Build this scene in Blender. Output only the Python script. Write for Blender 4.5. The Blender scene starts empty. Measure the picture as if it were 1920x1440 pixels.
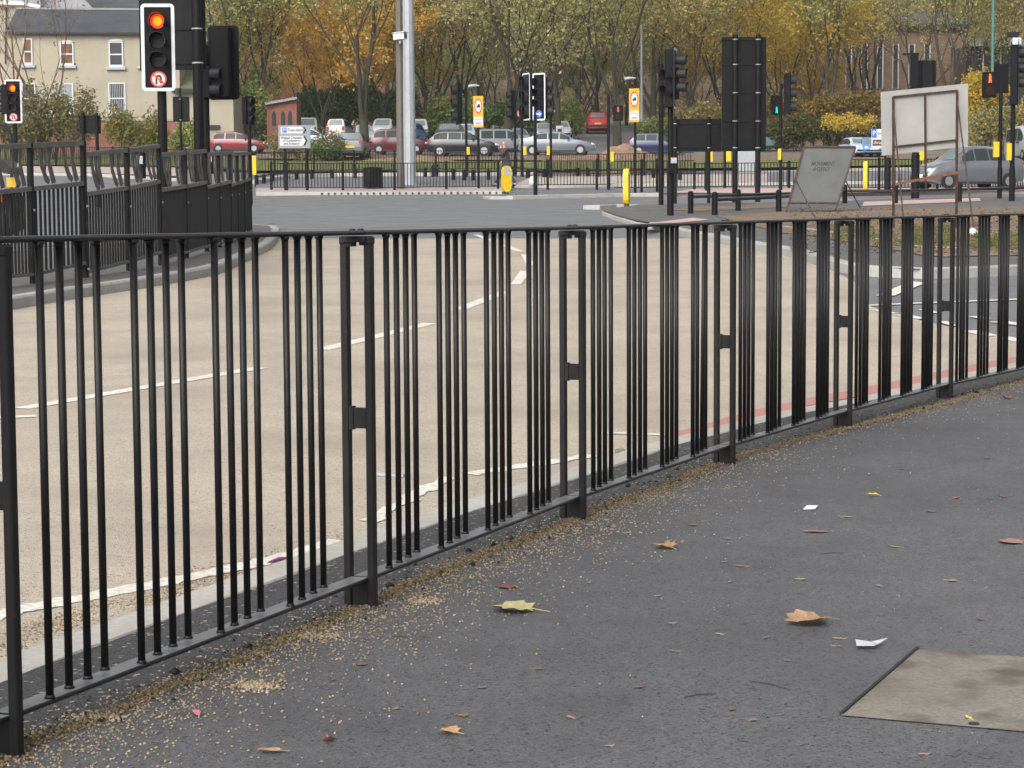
import bpy, bmesh, math, random
import numpy as np
from mathutils import Vector, Matrix
R = math.radians
random.seed(7); RNG = np.random.default_rng(7)
scene = bpy.context.scene
COL = scene.collection
# ------------------------------------------------------------------ camera
FPX = 3800.0
EYE = Vector((0, 0, 1.09))
PITCH = math.atan(310 / FPX); ROLL = 0.0058
_F = Vector((0, math.cos(PITCH), -math.sin(PITCH)))
_U0 = Vector((0, math.sin(PITCH), math.cos(PITCH))); _R0 = Vector((1, 0, 0))
_Rt = _R0 * math.cos(ROLL) - _U0 * math.sin(ROLL)
_Up = _U0 * math.cos(ROLL) + _R0 * math.sin(ROLL)
cam_d = bpy.data.cameras.new('camera'); cam = bpy.data.objects.new('camera', cam_d); COL.objects.link(cam)
cam_d.sensor_width = 36; cam_d.lens = 36 * FPX / 1920
cam_d.clip_start = 0.1; cam_d.clip_end = 2000
cam.matrix_world = Matrix(((_Rt.x, _Up.x, -_F.x, EYE.x), (_Rt.y, _Up.y, -_F.y, EYE.y), (_Rt.z, _Up.z, -_F.z, EYE.z), (0, 0, 0, 1)))
scene.camera = cam
# ------------------------------------------------------------------ world, sun, exposure
SUN_EL, SUN_ROT = R(38), R(205)
w = bpy.data.worlds.new('World'); scene.world = w; w.use_nodes = True
nt = w.node_tree; nt.nodes.clear()
sky = nt.nodes.new('ShaderNodeTexSky'); sky.sky_type = 'NISHITA'; sky.sun_disc = False
sky.sun_elevation = SUN_EL; sky.sun_rotation = SUN_ROT; sky.air_density = 1.0; sky.dust_density = 6.0; sky.ozone_density = 1.0
hs = nt.nodes.new('ShaderNodeHueSaturation'); hs.inputs['Saturation'].default_value = 0.22
bg = nt.nodes.new('ShaderNodeBackground'); bg.inputs['Strength'].default_value = 0.13
wo = nt.nodes.new('ShaderNodeOutputWorld')
nt.links.new(sky.outputs[0], hs.inputs['Color']); nt.links.new(hs.outputs[0], bg.inputs[0]); nt.links.new(bg.outputs[0], wo.inputs[0])
sd = bpy.data.lights.new('sun', 'SUN'); sd.energy = 1.3; sd.angle = R(60); sd.color = (1, 0.97, 0.92)
so = bpy.data.objects.new('sun', sd); COL.objects.link(so)
# sun_rotation in the sky is measured clockwise from +Y
_sdir = Vector((math.sin(SUN_ROT) * math.cos(SUN_EL), math.cos(SUN_ROT) * math.cos(SUN_EL), math.sin(SUN_EL)))
so.rotation_euler = _sdir.to_track_quat('Z', 'Y').to_euler()
scene.view_settings.view_transform = 'Standard'; scene.view_settings.look = 'None'
scene.view_settings.exposure = 0.62; scene.view_settings.gamma = 1.0; scene.view_settings.use_curve_mapping = False
scene.cycles.max_bounces = 6; scene.cycles.use_denoising = True
# ------------------------------------------------------------------ materials
MATS = {}
def mat(name, col, rough=0.6, metal=0.0, n1=None, n2=None, bump=None, emit=None, es=1.0, spec=0.5, coat=0.0, alpha=None):
    """n = (scale, colour, low, high): mix towards colour by a noise; bump = (scale, strength)"""
    if name in MATS: return MATS[name]
    m = bpy.data.materials.new(name); m.use_nodes = True; MATS[name] = m
    t = m.node_tree; b = t.nodes['Principled BSDF']
    b.inputs['Base Color'].default_value = (*col, 1); b.inputs['Roughness'].default_value = rough
    b.inputs['Metallic'].default_value = metal; b.inputs['Specular IOR Level'].default_value = spec
    b.inputs['Coat Weight'].default_value = coat
    cur = None
    if n1 or n2 or bump:
        tc = t.nodes.new('ShaderNodeTexCoord')
    for n in (n1, n2):
        if not n: continue
        tx = t.nodes.new('ShaderNodeTexNoise'); tx.inputs['Scale'].default_value = n[0]; tx.inputs['Detail'].default_value = 5
        t.links.new(tc.outputs['Object'], tx.inputs['Vector'])
        mr = t.nodes.new('ShaderNodeMapRange'); mr.inputs[1].default_value = n[2]; mr.inputs[2].default_value = n[3]
        t.links.new(tx.outputs['Fac'], mr.inputs[0])
        mx = t.nodes.new('ShaderNodeMix'); mx.data_type = 'RGBA'
        t.links.new(mr.outputs[0], mx.inputs[0])
        if cur is None: mx.inputs[6].default_value = (*col, 1)
        else: t.links.new(cur, mx.inputs[6])
        mx.inputs[7].default_value = (*n[1], 1); cur = mx.outputs[2]
    if cur is not None: t.links.new(cur, b.inputs['Base Color'])
    if bump:
        tx = t.nodes.new('ShaderNodeTexNoise'); tx.inputs['Scale'].default_value = bump[0]; tx.inputs['Detail'].default_value = 3
        t.links.new(tc.outputs['Object'], tx.inputs['Vector'])
        bp = t.nodes.new('ShaderNodeBump'); bp.inputs['Strength'].default_value = bump[1]; bp.inputs['Distance'].default_value = 0.01
        t.links.new(tx.outputs['Fac'], bp.inputs['Height']); t.links.new(bp.outputs[0], b.inputs['Normal'])
    if emit:
        b.inputs['Emission Color'].default_value = (*emit, 1); b.inputs['Emission Strength'].default_value = es
    return m
def leafmat(name, cols, rough=0.6):
    """every leaf of its own colour, picked from cols"""
    if name in MATS: return MATS[name]
    m = bpy.data.materials.new(name); m.use_nodes = True; MATS[name] = m
    t = m.node_tree; b = t.nodes['Principled BSDF']; b.inputs['Roughness'].default_value = rough
    b.inputs['Specular IOR Level'].default_value = 0.25
    g = t.nodes.new('ShaderNodeNewGeometry'); cr = t.nodes.new('ShaderNodeValToRGB')
    el = cr.color_ramp.elements
    cr.color_ramp.interpolation = 'LINEAR'
    while len(el) < len(cols): el.new(0.5)
    for i, c in enumerate(cols): el[i].position = i / max(1, len(cols) - 1); el[i].color = (*c, 1)
    t.links.new(g.outputs['Random Per Island'], cr.inputs[0]); t.links.new(cr.outputs[0], b.inputs['Base Color'])
    tr = t.nodes.new('ShaderNodeBsdfTranslucent'); t.links.new(cr.outputs[0], tr.inputs['Color'])
    ms = t.nodes.new('ShaderNodeMixShader'); ms.inputs[0].default_value = 0.42
    t.links.new(b.outputs[0], ms.inputs[1]); t.links.new(tr.outputs[0], ms.inputs[2])
    t.links.new(ms.outputs[0], t.nodes['Material Output'].inputs[0])
    return m
def groundmat(name, col, col2, dark, grain=180, rough=0.75, speck=(0.8, 0.76, 0.68), specks=0.0, spec=0.5, bump=0.4, patch=None):
    """aggregate surface: voronoi grains of two colours, blotches, light specks"""
    m = bpy.data.materials.new(name); m.use_nodes = True; MATS[name] = m
    t = m.node_tree; b = t.nodes['Principled BSDF']; L = t.links.new
    b.inputs['Specular IOR Level'].default_value = spec
    tc = t.nodes.new('ShaderNodeTexCoord')
    vo = t.nodes.new('ShaderNodeTexVoronoi'); vo.inputs['Scale'].default_value = grain; L(tc.outputs['Object'], vo.inputs['Vector'])
    sp = t.nodes.new('ShaderNodeSeparateColor'); L(vo.outputs['Color'], sp.inputs[0])
    m1 = t.nodes.new('ShaderNodeMix'); m1.data_type = 'RGBA'; m1.inputs[6].default_value = (*col, 1); m1.inputs[7].default_value = (*col2, 1)
    L(sp.outputs[0], m1.inputs[0])
    cur = m1.outputs[2]
    # large soft stains and mid blotches
    for sc, lo, hi, amt in ((0.55, 0.42, 0.72, 0.55), (3.1, 0.48, 0.75, 0.45), (14, 0.5, 0.8, 0.35)):
        nz = t.nodes.new('ShaderNodeTexNoise'); nz.inputs['Scale'].default_value = sc; nz.inputs['Detail'].default_value = 6
        L(tc.outputs['Object'], nz.inputs['Vector'])
        mr = t.nodes.new('ShaderNodeMapRange'); mr.inputs[1].default_value = lo; mr.inputs[2].default_value = hi; mr.inputs[4].default_value = amt
        L(nz.outputs['Fac'], mr.inputs[0])
        mx = t.nodes.new('ShaderNodeMix'); mx.data_type = 'RGBA'; L(mr.outputs[0], mx.inputs[0]); L(cur, mx.inputs[6])
        mx.inputs[7].default_value = (*dark, 1); cur = mx.outputs[2]
    if specks > 0:
        v2 = t.nodes.new('ShaderNodeTexVoronoi'); v2.inputs['Scale'].default_value = grain * 0.8; L(tc.outputs['Object'], v2.inputs['Vector'])
        s2 = t.nodes.new('ShaderNodeSeparateColor'); L(v2.outputs['Color'], s2.inputs[0])
        gt = t.nodes.new('ShaderNodeMath'); gt.operation = 'GREATER_THAN'; gt.inputs[1].default_value = 1 - specks; L(s2.outputs[1], gt.inputs[0])
        mx = t.nodes.new('ShaderNodeMix'); mx.data_type = 'RGBA'; L(gt.outputs[0], mx.inputs[0]); L(cur, mx.inputs[6])
        mx.inputs[7].default_value = (*speck, 1); cur = mx.outputs[2]
    if patch:   # patches of growth: (scale, colour, lo, hi)
        nz = t.nodes.new('ShaderNodeTexNoise'); nz.inputs['Scale'].default_value = patch[0]; nz.inputs['Detail'].default_value = 8
        L(tc.outputs['Object'], nz.inputs['Vector'])
        mr = t.nodes.new('ShaderNodeMapRange'); mr.inputs[1].default_value = patch[2]; mr.inputs[2].default_value = patch[3]; L(nz.outputs['Fac'], mr.inputs[0])
        mx = t.nodes.new('ShaderNodeMix'); mx.data_type = 'RGBA'; L(mr.outputs[0], mx.inputs[0]); L(cur, mx.inputs[6])
        mx.inputs[7].default_value = (*patch[1], 1); cur = mx.outputs[2]
    L(cur, b.inputs['Base Color'])
    rn = t.nodes.new('ShaderNodeTexNoise'); rn.inputs['Scale'].default_value = 1.3; rn.inputs['Detail'].default_value = 5; L(tc.outputs['Object'], rn.inputs['Vector'])
    rr = t.nodes.new('ShaderNodeMapRange'); rr.inputs[1].default_value = 0.3; rr.inputs[2].default_value = 0.7
    rr.inputs[3].default_value = max(0.2, rough - 0.16); rr.inputs[4].default_value = min(1, rough + 0.12)
    L(rn.outputs['Fac'], rr.inputs[0]); L(rr.outputs[0], b.inputs['Roughness'])
    bp = t.nodes.new('ShaderNodeBump'); bp.inputs['Strength'].default_value = bump; bp.inputs['Distance'].default_value = 0.004
    L(vo.outputs['Distance'], bp.inputs['Height']); L(bp.outputs[0], b.inputs['Normal'])
    return m
M_foot = groundmat('footway_asphalt', (0.062, 0.062, 0.066), (0.152, 0.152, 0.158), (0.053, 0.053, 0.056), grain=210, rough=0.55, specks=0.05, speck=(0.022, 0.022, 0.024), bump=0.6)
M_edge = groundmat('edge_strip_asphalt', (0.022, 0.022, 0.024), (0.075, 0.075, 0.078), (0.03, 0.03, 0.031), grain=120, rough=0.8, specks=0.03, speck=(0.30, 0.25, 0.18), bump=1.0)
M_buff = groundmat('buff_surfacing', (0.352, 0.303, 0.245), (0.515, 0.45, 0.368), (0.31, 0.27, 0.222), grain=170, rough=0.9, specks=0.03, speck=(0.20, 0.165, 0.13), spec=0.25, bump=0.8, patch=(0.7, (0.285, 0.243, 0.195), .50, .80))
M_road = groundmat('road_asphalt', (0.125, 0.127, 0.134), (0.175, 0.178, 0.185), (0.105, 0.107, 0.112), grain=120, rough=0.6, bump=0.3)
M_isl = groundmat('island_asphalt', (0.075, 0.075, 0.078), (0.12, 0.12, 0.122), (0.10, 0.085, 0.065), grain=160, rough=0.8, specks=0.02, speck=(0.3, 0.26, 0.2))
M_earth = groundmat('bare_earth', (0.16, 0.115, 0.080), (0.24, 0.18, 0.13), (0.10, 0.072, 0.052), grain=30, rough=0.95, specks=0.05, speck=(0.36, 0.31, 0.25), spec=0.1, bump=1.0)
M_grass = groundmat('rough_grass', (0.095, 0.125, 0.036), (0.155, 0.18, 0.058), (0.165, 0.135, 0.075), grain=25, rough=0.95, spec=0.1, bump=1.0)
M_hill = groundmat('leaf_litter_slope', (0.13, 0.095, 0.068), (0.20, 0.145, 0.10), (0.085, 0.072, 0.045), grain=0.8, rough=1.0, spec=0.05, bump=0.2)
M_paving = groundmat('pale_paving', (0.36, 0.30, 0.275), (0.44, 0.375, 0.345), (0.27, 0.235, 0.22), grain=2.4, rough=0.8, bump=0.1)
M_red = groundmat('red_tactile_paving', (0.44, 0.29, 0.265), (0.50, 0.36, 0.335), (0.40, 0.30, 0.28), grain=5, rough=0.85, bump=0.1)
M_kerb = groundmat('kerb_concrete', (0.30, 0.30, 0.285), (0.40, 0.40, 0.38), (0.22, 0.215, 0.195), grain=90, rough=0.85, bump=0.3)
M_kerbl = groundmat('pale_kerb_concrete', (0.37, 0.355, 0.32), (0.45, 0.43, 0.395), (0.27, 0.25, 0.225), grain=60, rough=0.85, bump=0.2)
M_slab = groundmat('cover_concrete', (0.17, 0.155, 0.13), (0.25, 0.23, 0.195), (0.075, 0.062, 0.048), grain=160, rough=0.8, bump=0.5, patch=(5.5, (0.10, 0.082, 0.062), .50, .66))
M_white = mat('road_paint', (0.66, 0.645, 0.60), 0.75, n1=(38, (0.47, 0.42, 0.35), 0.46, 0.66), n2=(4, (0.56, 0.52, 0.45), 0.45, 0.7))
M_redline = mat('red_edge_surfacing', (0.40, 0.175, 0.155), 0.85, n1=(40, (0.36, 0.20, 0.165), 0.4, 0.7))
M_blk = mat('black_gloss_paint', (0.0075, 0.0072, 0.0078), 0.42, n1=(9, (0.014, 0.013, 0.0125), 0.45, 0.75), n2=(26, (0.035, 0.021, 0.014), 0.64, 0.74), bump=(60, 0.08), spec=0.35)
def dusty_sheen(name, base, dust, rough):
    """black paint, paler on faces that look up: road dust plus painted sky sheen"""
    m = mat(name, base, rough, spec=0.5); t = m.node_tree; b = t.nodes['Principled BSDF']; g = t.nodes.new('ShaderNodeNewGeometry'); sx = t.nodes.new('ShaderNodeSeparateXYZ'); t.links.new(g.outputs['True Normal'], sx.inputs[0])
    tc = t.nodes.new('ShaderNodeTexCoord'); nz = t.nodes.new('ShaderNodeTexNoise'); nz.inputs['Scale'].default_value = 7; nz.inputs['Detail'].default_value = 6; t.links.new(tc.outputs['Object'], nz.inputs['Vector'])
    a = t.nodes.new('ShaderNodeMapRange'); a.inputs[1].default_value = .75; a.inputs[2].default_value = .98; t.links.new(sx.outputs[2], a.inputs[0])
    c = t.nodes.new('ShaderNodeMapRange'); c.inputs[1].default_value = .3; c.inputs[2].default_value = .7; c.inputs[3].default_value = .55; t.links.new(nz.outputs['Fac'], c.inputs[0])
    mu = t.nodes.new('ShaderNodeMath'); mu.operation = 'MULTIPLY'; t.links.new(a.outputs[0], mu.inputs[0]); t.links.new(c.outputs[0], mu.inputs[1])
    mx = t.nodes.new('ShaderNodeMix'); mx.data_type = 'RGBA'; mx.inputs[6].default_value = (*base, 1); mx.inputs[7].default_value = (*dust, 1); t.links.new(mu.outputs[0], mx.inputs[0]); t.links.new(mx.outputs[2], b.inputs['Base Color']); return m
M_rail = dusty_sheen('dusty_sheen_black_rail', (0.009, 0.009, 0.010), (0.20, 0.203, 0.21), 0.40)  # upward faces: road dust, with the sky's highlight also put into the colour
M_blk2 = mat('black_satin_paint', (0.0058, 0.0058, 0.0068), 0.5, n1=(6, (0.009, 0.009, 0.0095), 0.4, 0.7), spec=0.16)
M_grail = mat('weathered_grey_rail', (0.105, 0.108, 0.11), 0.5, n1=(8, (0.065, 0.067, 0.07), 0.4, 0.7))
M_sculp = mat('cut_steel_plate', (0.085, 0.080, 0.078), 0.6, n1=(10, (0.06, 0.055, 0.05), 0.4, 0.7))
M_sigw = mat('signal_white_border', (0.60, 0.62, 0.64), 0.45)
M_sigb = mat('signal_black', (0.0052, 0.0052, 0.0066), 0.55, spec=0.14)
M_visor = mat('visor_grey_black', (0.014, 0.015, 0.018), 0.5, spec=0.25)
M_lensoff = mat('unlit_lens', (0.012, 0.006, 0.006), 0.35, spec=.3)
M_lred = mat('lit_red_lens', (0.3, 0.02, 0.0), 0.4, emit=(1.0, 0.03, 0.0), es=1.1)
M_lcore = mat('lit_red_core', (0.3, 0.05, 0.0), 0.4, emit=(1.0, 0.21, 0.0), es=1.6)
M_pred = mat('lit_red_figure', (0.3, 0.02, 0.0), 0.4, emit=(1.0, 0.06, 0.035), es=1.0)
M_pora = mat('lit_orange_figure', (0.3, 0.02, 0.0), 0.4, emit=(1.0, 0.16, 0.02), es=1.3)
M_pgrn = mat('lit_green_figure', (0.0, 0.2, 0.15), 0.4, emit=(0.0, 0.66, 0.44), es=1.0)
M_yel = mat('yellow_plastic', (0.66, 0.46, 0.012), 0.4, n1=(6, (0.57, 0.39, 0.012), 0.4, 0.7))
M_yelb = mat('yellow_sign_face', (0.62, 0.32, 0.012), 0.45)
M_sred = mat('sign_red', (0.55, 0.045, 0.035), 0.45)
M_swh = mat('sign_white', (0.54, 0.54, 0.545), 0.45)
M_sblk = mat('sign_black', (0.015, 0.015, 0.017), 0.5)
M_sblue = mat('sign_blue', (0.03, 0.14, 0.52), 0.45)
M_sgrey = mat('sign_grey', (0.22, 0.24, 0.26), 0.5)
M_sbrown = mat('sign_brown', (0.10, 0.045, 0.03), 0.5)
M_rust = mat('rusty_angle_iron', (0.042, 0.024, 0.020), 0.8, n1=(14, (0.11, 0.055, 0.036), 0.45, 0.72))
M_rust2 = mat('bare_rust', (0.23, 0.095, 0.05), 0.85, n1=(14, (0.14, 0.07, 0.05), 0.4, 0.7))
M_board = mat('plain_board', (0.41, 0.405, 0.39), 0.65, n1=(1.5, (0.34, 0.335, 0.32), 0.4, 0.7), n2=(9, (0.37, 0.355, 0.325), 0.5, 0.8))
M_slate = mat('grey_sign_panel', (0.088, 0.092, 0.094), 0.65, n1=(3, (0.07, 0.074, 0.068), 0.4, 0.7), n2=(14, (0.08, 0.08, 0.06), 0.5, 0.8))
M_galv = mat('galvanised_steel', (0.33, 0.35, 0.375), 0.55, metal=0.2, n1=(14, (0.27, 0.29, 0.31), 0.4, 0.7), n2=(2.2, (0.36, 0.38, 0.405), 0.4, 0.7))
M_dcol = mat('brown_grey_column', (0.125, 0.105, 0.09), 0.6, n1=(3, (0.10, 0.09, 0.08), 0.4, 0.7))
M_green = mat('green_column_paint', (0.06, 0.17, 0.145), 0.5)
M_lgrey = mat('light_grey_paint', (0.33, 0.35, 0.37), 0.5, n1=(4, (0.36, 0.38, 0.40), 0.4, 0.7))
M_cab = mat('grey_cabinet_paint', (0.33, 0.35, 0.37), 0.6, n1=(12, (0.28, 0.30, 0.32), 0.4, 0.7))
M_tyre = mat('tyre_rubber', (0.012, 0.012, 0.013), 0.85)
M_rim = mat('alloy_rim', (0.34, 0.34, 0.35), 0.35, metal=0.6)
M_glass = mat('car_glass', (0.028, 0.040, 0.042), 0.22, spec=0.16)
M_scr = mat('car_windscreen', (0.15, 0.18, 0.195), 0.14, spec=0.4, n1=(0.6, (0.09, 0.115, 0.12), 0.4, 0.7))
M_trim = mat('black_trim', (0.018, 0.018, 0.02), 0.6)
M_tail = mat('tail_lamp_red', (0.42, 0.025, 0.025), 0.25)
M_headl = mat('headlamp_glass', (0.62, 0.66, 0.68), 0.12)
M_platey = mat('yellow_plate', (0.70, 0.42, 0.02), 0.5)
M_platew = mat('white_plate', (0.72, 0.72, 0.70), 0.5)
M_cream = mat('cream_render', (0.385, 0.345, 0.265), 0.9, n1=(0.5, (0.33, 0.295, 0.225), 0.42, 0.72), n2=(3, (0.355, 0.315, 0.24), 0.45, 0.75))
M_cream2 = mat('pale_render', (0.38, 0.335, 0.27), 0.9, n1=(0.5, (0.33, 0.29, 0.235), 0.4, 0.7))
M_wframe = mat('white_window_frame', (0.55, 0.57, 0.59), 0.5)
M_sill = mat('grey_stone_sill', (0.36, 0.41, 0.45), 0.7)
M_wdark = mat('dark_window_pane', (0.022, 0.026, 0.032), 0.12, spec=0.7)
M_wwarm = mat('curtained_pane', (0.17, 0.075, 0.025), 0.25, n1=(1.3, (0.05, 0.03, 0.02), 0.45, 0.65))
M_wgrey = mat('net_curtain_pane', (0.26, 0.28, 0.29), 0.3)
M_soff = mat('gutter_black', (0.012, 0.013, 0.016), 0.6)
def brickmat(name, c1, c2, mortar, sc):
    m = bpy.data.materials.new(name); m.use_nodes = True; MATS[name] = m
    t = m.node_tree; b = t.nodes['Principled BSDF']; b.inputs['Roughness'].default_value = 0.9
    tc = t.nodes.new('ShaderNodeTexCoord'); sx = t.nodes.new('ShaderNodeSeparateXYZ'); cx = t.nodes.new('ShaderNodeCombineXYZ')
    t.links.new(tc.outputs['Object'], sx.inputs[0]); ad = t.nodes.new('ShaderNodeMath'); ad.operation = 'ADD'
    t.links.new(sx.outputs[0], ad.inputs[0]); t.links.new(sx.outputs[1], ad.inputs[1])
    t.links.new(ad.outputs[0], cx.inputs[0]); t.links.new(sx.outputs[2], cx.inputs[1])
    br = t.nodes.new('ShaderNodeTexBrick'); br.inputs['Scale'].default_value = sc
    br.inputs['Color1'].default_value = (*c1, 1); br.inputs['Color2'].default_value = (*c2, 1); br.inputs['Mortar'].default_value = (*mortar, 1)
    t.links.new(cx.outputs[0], br.inputs['Vector'])
    nz = t.nodes.new('ShaderNodeTexNoise'); nz.inputs['Scale'].default_value = 0.8; t.links.new(tc.outputs['Object'], nz.inputs['Vector'])
    mx = t.nodes.new('ShaderNodeMix'); mx.data_type = 'RGBA'; mx.inputs[7].default_value = (c1[0] * .55, c1[1] * .55, c1[2] * .55, 1)
    mr = t.nodes.new('ShaderNodeMapRange'); mr.inputs[1].default_value = .45; mr.inputs[2].default_value = .8; t.links.new(nz.outputs['Fac'], mr.inputs[0])
    t.links.new(mr.outputs[0], mx.inputs[0]); t.links.new(br.outputs['Color'], mx.inputs[6]); t.links.new(mx.outputs[2], b.inputs['Base Color'])
    return m
M_brick = brickmat('red_brick', (0.27, 0.095, 0.06), (0.20, 0.075, 0.05), (0.24, 0.17, 0.13), 2.2)
M_brick2 = brickmat('brown_brick', (0.24, 0.15, 0.095), (0.19, 0.115, 0.075), (0.22, 0.17, 0.13), 2.2)
M_rslate = brickmat('slate_roof', (0.065, 0.071, 0.080), (0.052, 0.058, 0.067), (0.036, 0.039, 0.045), 2.0)
M_rslate2 = mat('pale_roof', (0.27, 0.275, 0.29), 0.7, n1=(1, (0.22, 0.225, 0.24), 0.4, 0.7))
M_moss = mat('mossy_roof', (0.115, 0.115, 0.06), 0.95, n1=(2, (0.07, 0.09, 0.025), 0.4, 0.65), n2=(9, (0.09, 0.085, 0.07), 0.5, 0.7))
M_bark = mat('grey_green_bark', (0.046, 0.042, 0.026), 0.95, n1=(2.5, (0.030, 0.028, 0.016), 0.4, 0.7), n2=(9, (0.066, 0.060, 0.038), 0.5, 0.8))
M_barkd = mat('dark_bark', (0.035, 0.029, 0.021), 0.95, n1=(2.5, (0.07, 0.055, 0.04), 0.4, 0.7))
M_barkr = mat('reddish_bark', (0.16, 0.085, 0.052), 0.95, n1=(2.5, (0.09, 0.055, 0.035), 0.4, 0.7))
L_yg = leafmat('leaves_yellow_green', [(0.173, 0.193, 0.074), (0.294, 0.311, 0.102), (0.438, 0.428, 0.126), (0.264, 0.239, 0.122), (0.660, 0.660, 0.239)])
L_ol = leafmat('leaves_olive_brown', [(0.215, 0.210, 0.099), (0.316, 0.290, 0.140), (0.443, 0.390, 0.151), (0.356, 0.274, 0.156), (0.660, 0.660, 0.260)])
L_or = leafmat('leaves_orange', [(0.454, 0.216, 0.043), (0.619, 0.306, 0.052), (0.407, 0.277, 0.066), (0.660, 0.418, 0.066), (0.288, 0.250, 0.062)])
L_go = leafmat('leaves_gold', [(0.508, 0.328, 0.044), (0.648, 0.413, 0.053), (0.395, 0.315, 0.059), (0.660, 0.510, 0.071), (0.280, 0.266, 0.068)])
L_far = leafmat('far_wood_leaves', [(0.258, 0.239, 0.117), (0.356, 0.288, 0.164), (0.443, 0.351, 0.210), (0.319, 0.313, 0.136), (0.498, 0.368, 0.217), (0.586, 0.512, 0.204)])
L_dg = leafmat('leaves_dark_green', [(0.031, 0.062, 0.024), (0.053, 0.105, 0.032), (0.096, 0.179, 0.042), (0.155, 0.239, 0.053)])
L_mg = leafmat('leaves_mid_green', [(0.097, 0.155, 0.053), (0.159, 0.252, 0.074), (0.232, 0.326, 0.093), (0.368, 0.357, 0.114), (0.483, 0.410, 0.135)])
L_mix = leafmat('leaves_autumn_mix', [(0.128, 0.158, 0.072), (0.233, 0.251, 0.094), (0.319, 0.294, 0.115), (0.440, 0.289, 0.116), (0.520, 0.419, 0.132)])
L_bush = leafmat('bush_leaves', [(0.105, 0.119, 0.050), (0.165, 0.187, 0.066), (0.231, 0.232, 0.088), (0.220, 0.153, 0.077), (0.286, 0.261, 0.099), (0.165, 0.113, 0.072)])
L_bush2 = leafmat('yellow_green_bush_leaves', [(0.10, 0.135, 0.035), (0.17, 0.205, 0.05), (0.25, 0.255, 0.06), (0.30, 0.225, 0.06), (0.21, 0.16, 0.06)])
L_dg2 = leafmat('deep_green_leaves', [(0.025, 0.04, 0.016), (0.045, 0.07, 0.022), (0.075, 0.10, 0.03), (0.13, 0.12, 0.035), (0.20, 0.15, 0.04)])
L_ormix = leafmat('orange_green_leaves', [(0.07, 0.085, 0.03), (0.15, 0.13, 0.035), (0.26, 0.15, 0.035), (0.33, 0.20, 0.04), (0.11, 0.115, 0.035)])
L_br = leafmat('leaves_dry_brown', [(0.172, 0.099, 0.053), (0.251, 0.158, 0.066), (0.343, 0.238, 0.079), (0.211, 0.119, 0.079)])
L_gv = leafmat('buff_grit', [(0.44, 0.34, 0.22), (0.54, 0.43, 0.30), (0.62, 0.52, 0.38), (0.34, 0.25, 0.15), (0.68, 0.60, 0.48)])
L_gr2 = leafmat('road_grit_colours', [(0.30, 0.225, 0.15), (0.40, 0.31, 0.21), (0.50, 0.41, 0.30), (0.24, 0.175, 0.11)])
L_gd = leafmat('brown_grit', [(0.22, 0.16, 0.085), (0.31, 0.235, 0.13), (0.40, 0.31, 0.185), (0.16, 0.115, 0.065)])
L_gk = leafmat('dark_stone_chips', [(0.02, 0.02, 0.022), (0.05, 0.05, 0.05), (0.09, 0.085, 0.08)])
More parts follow.
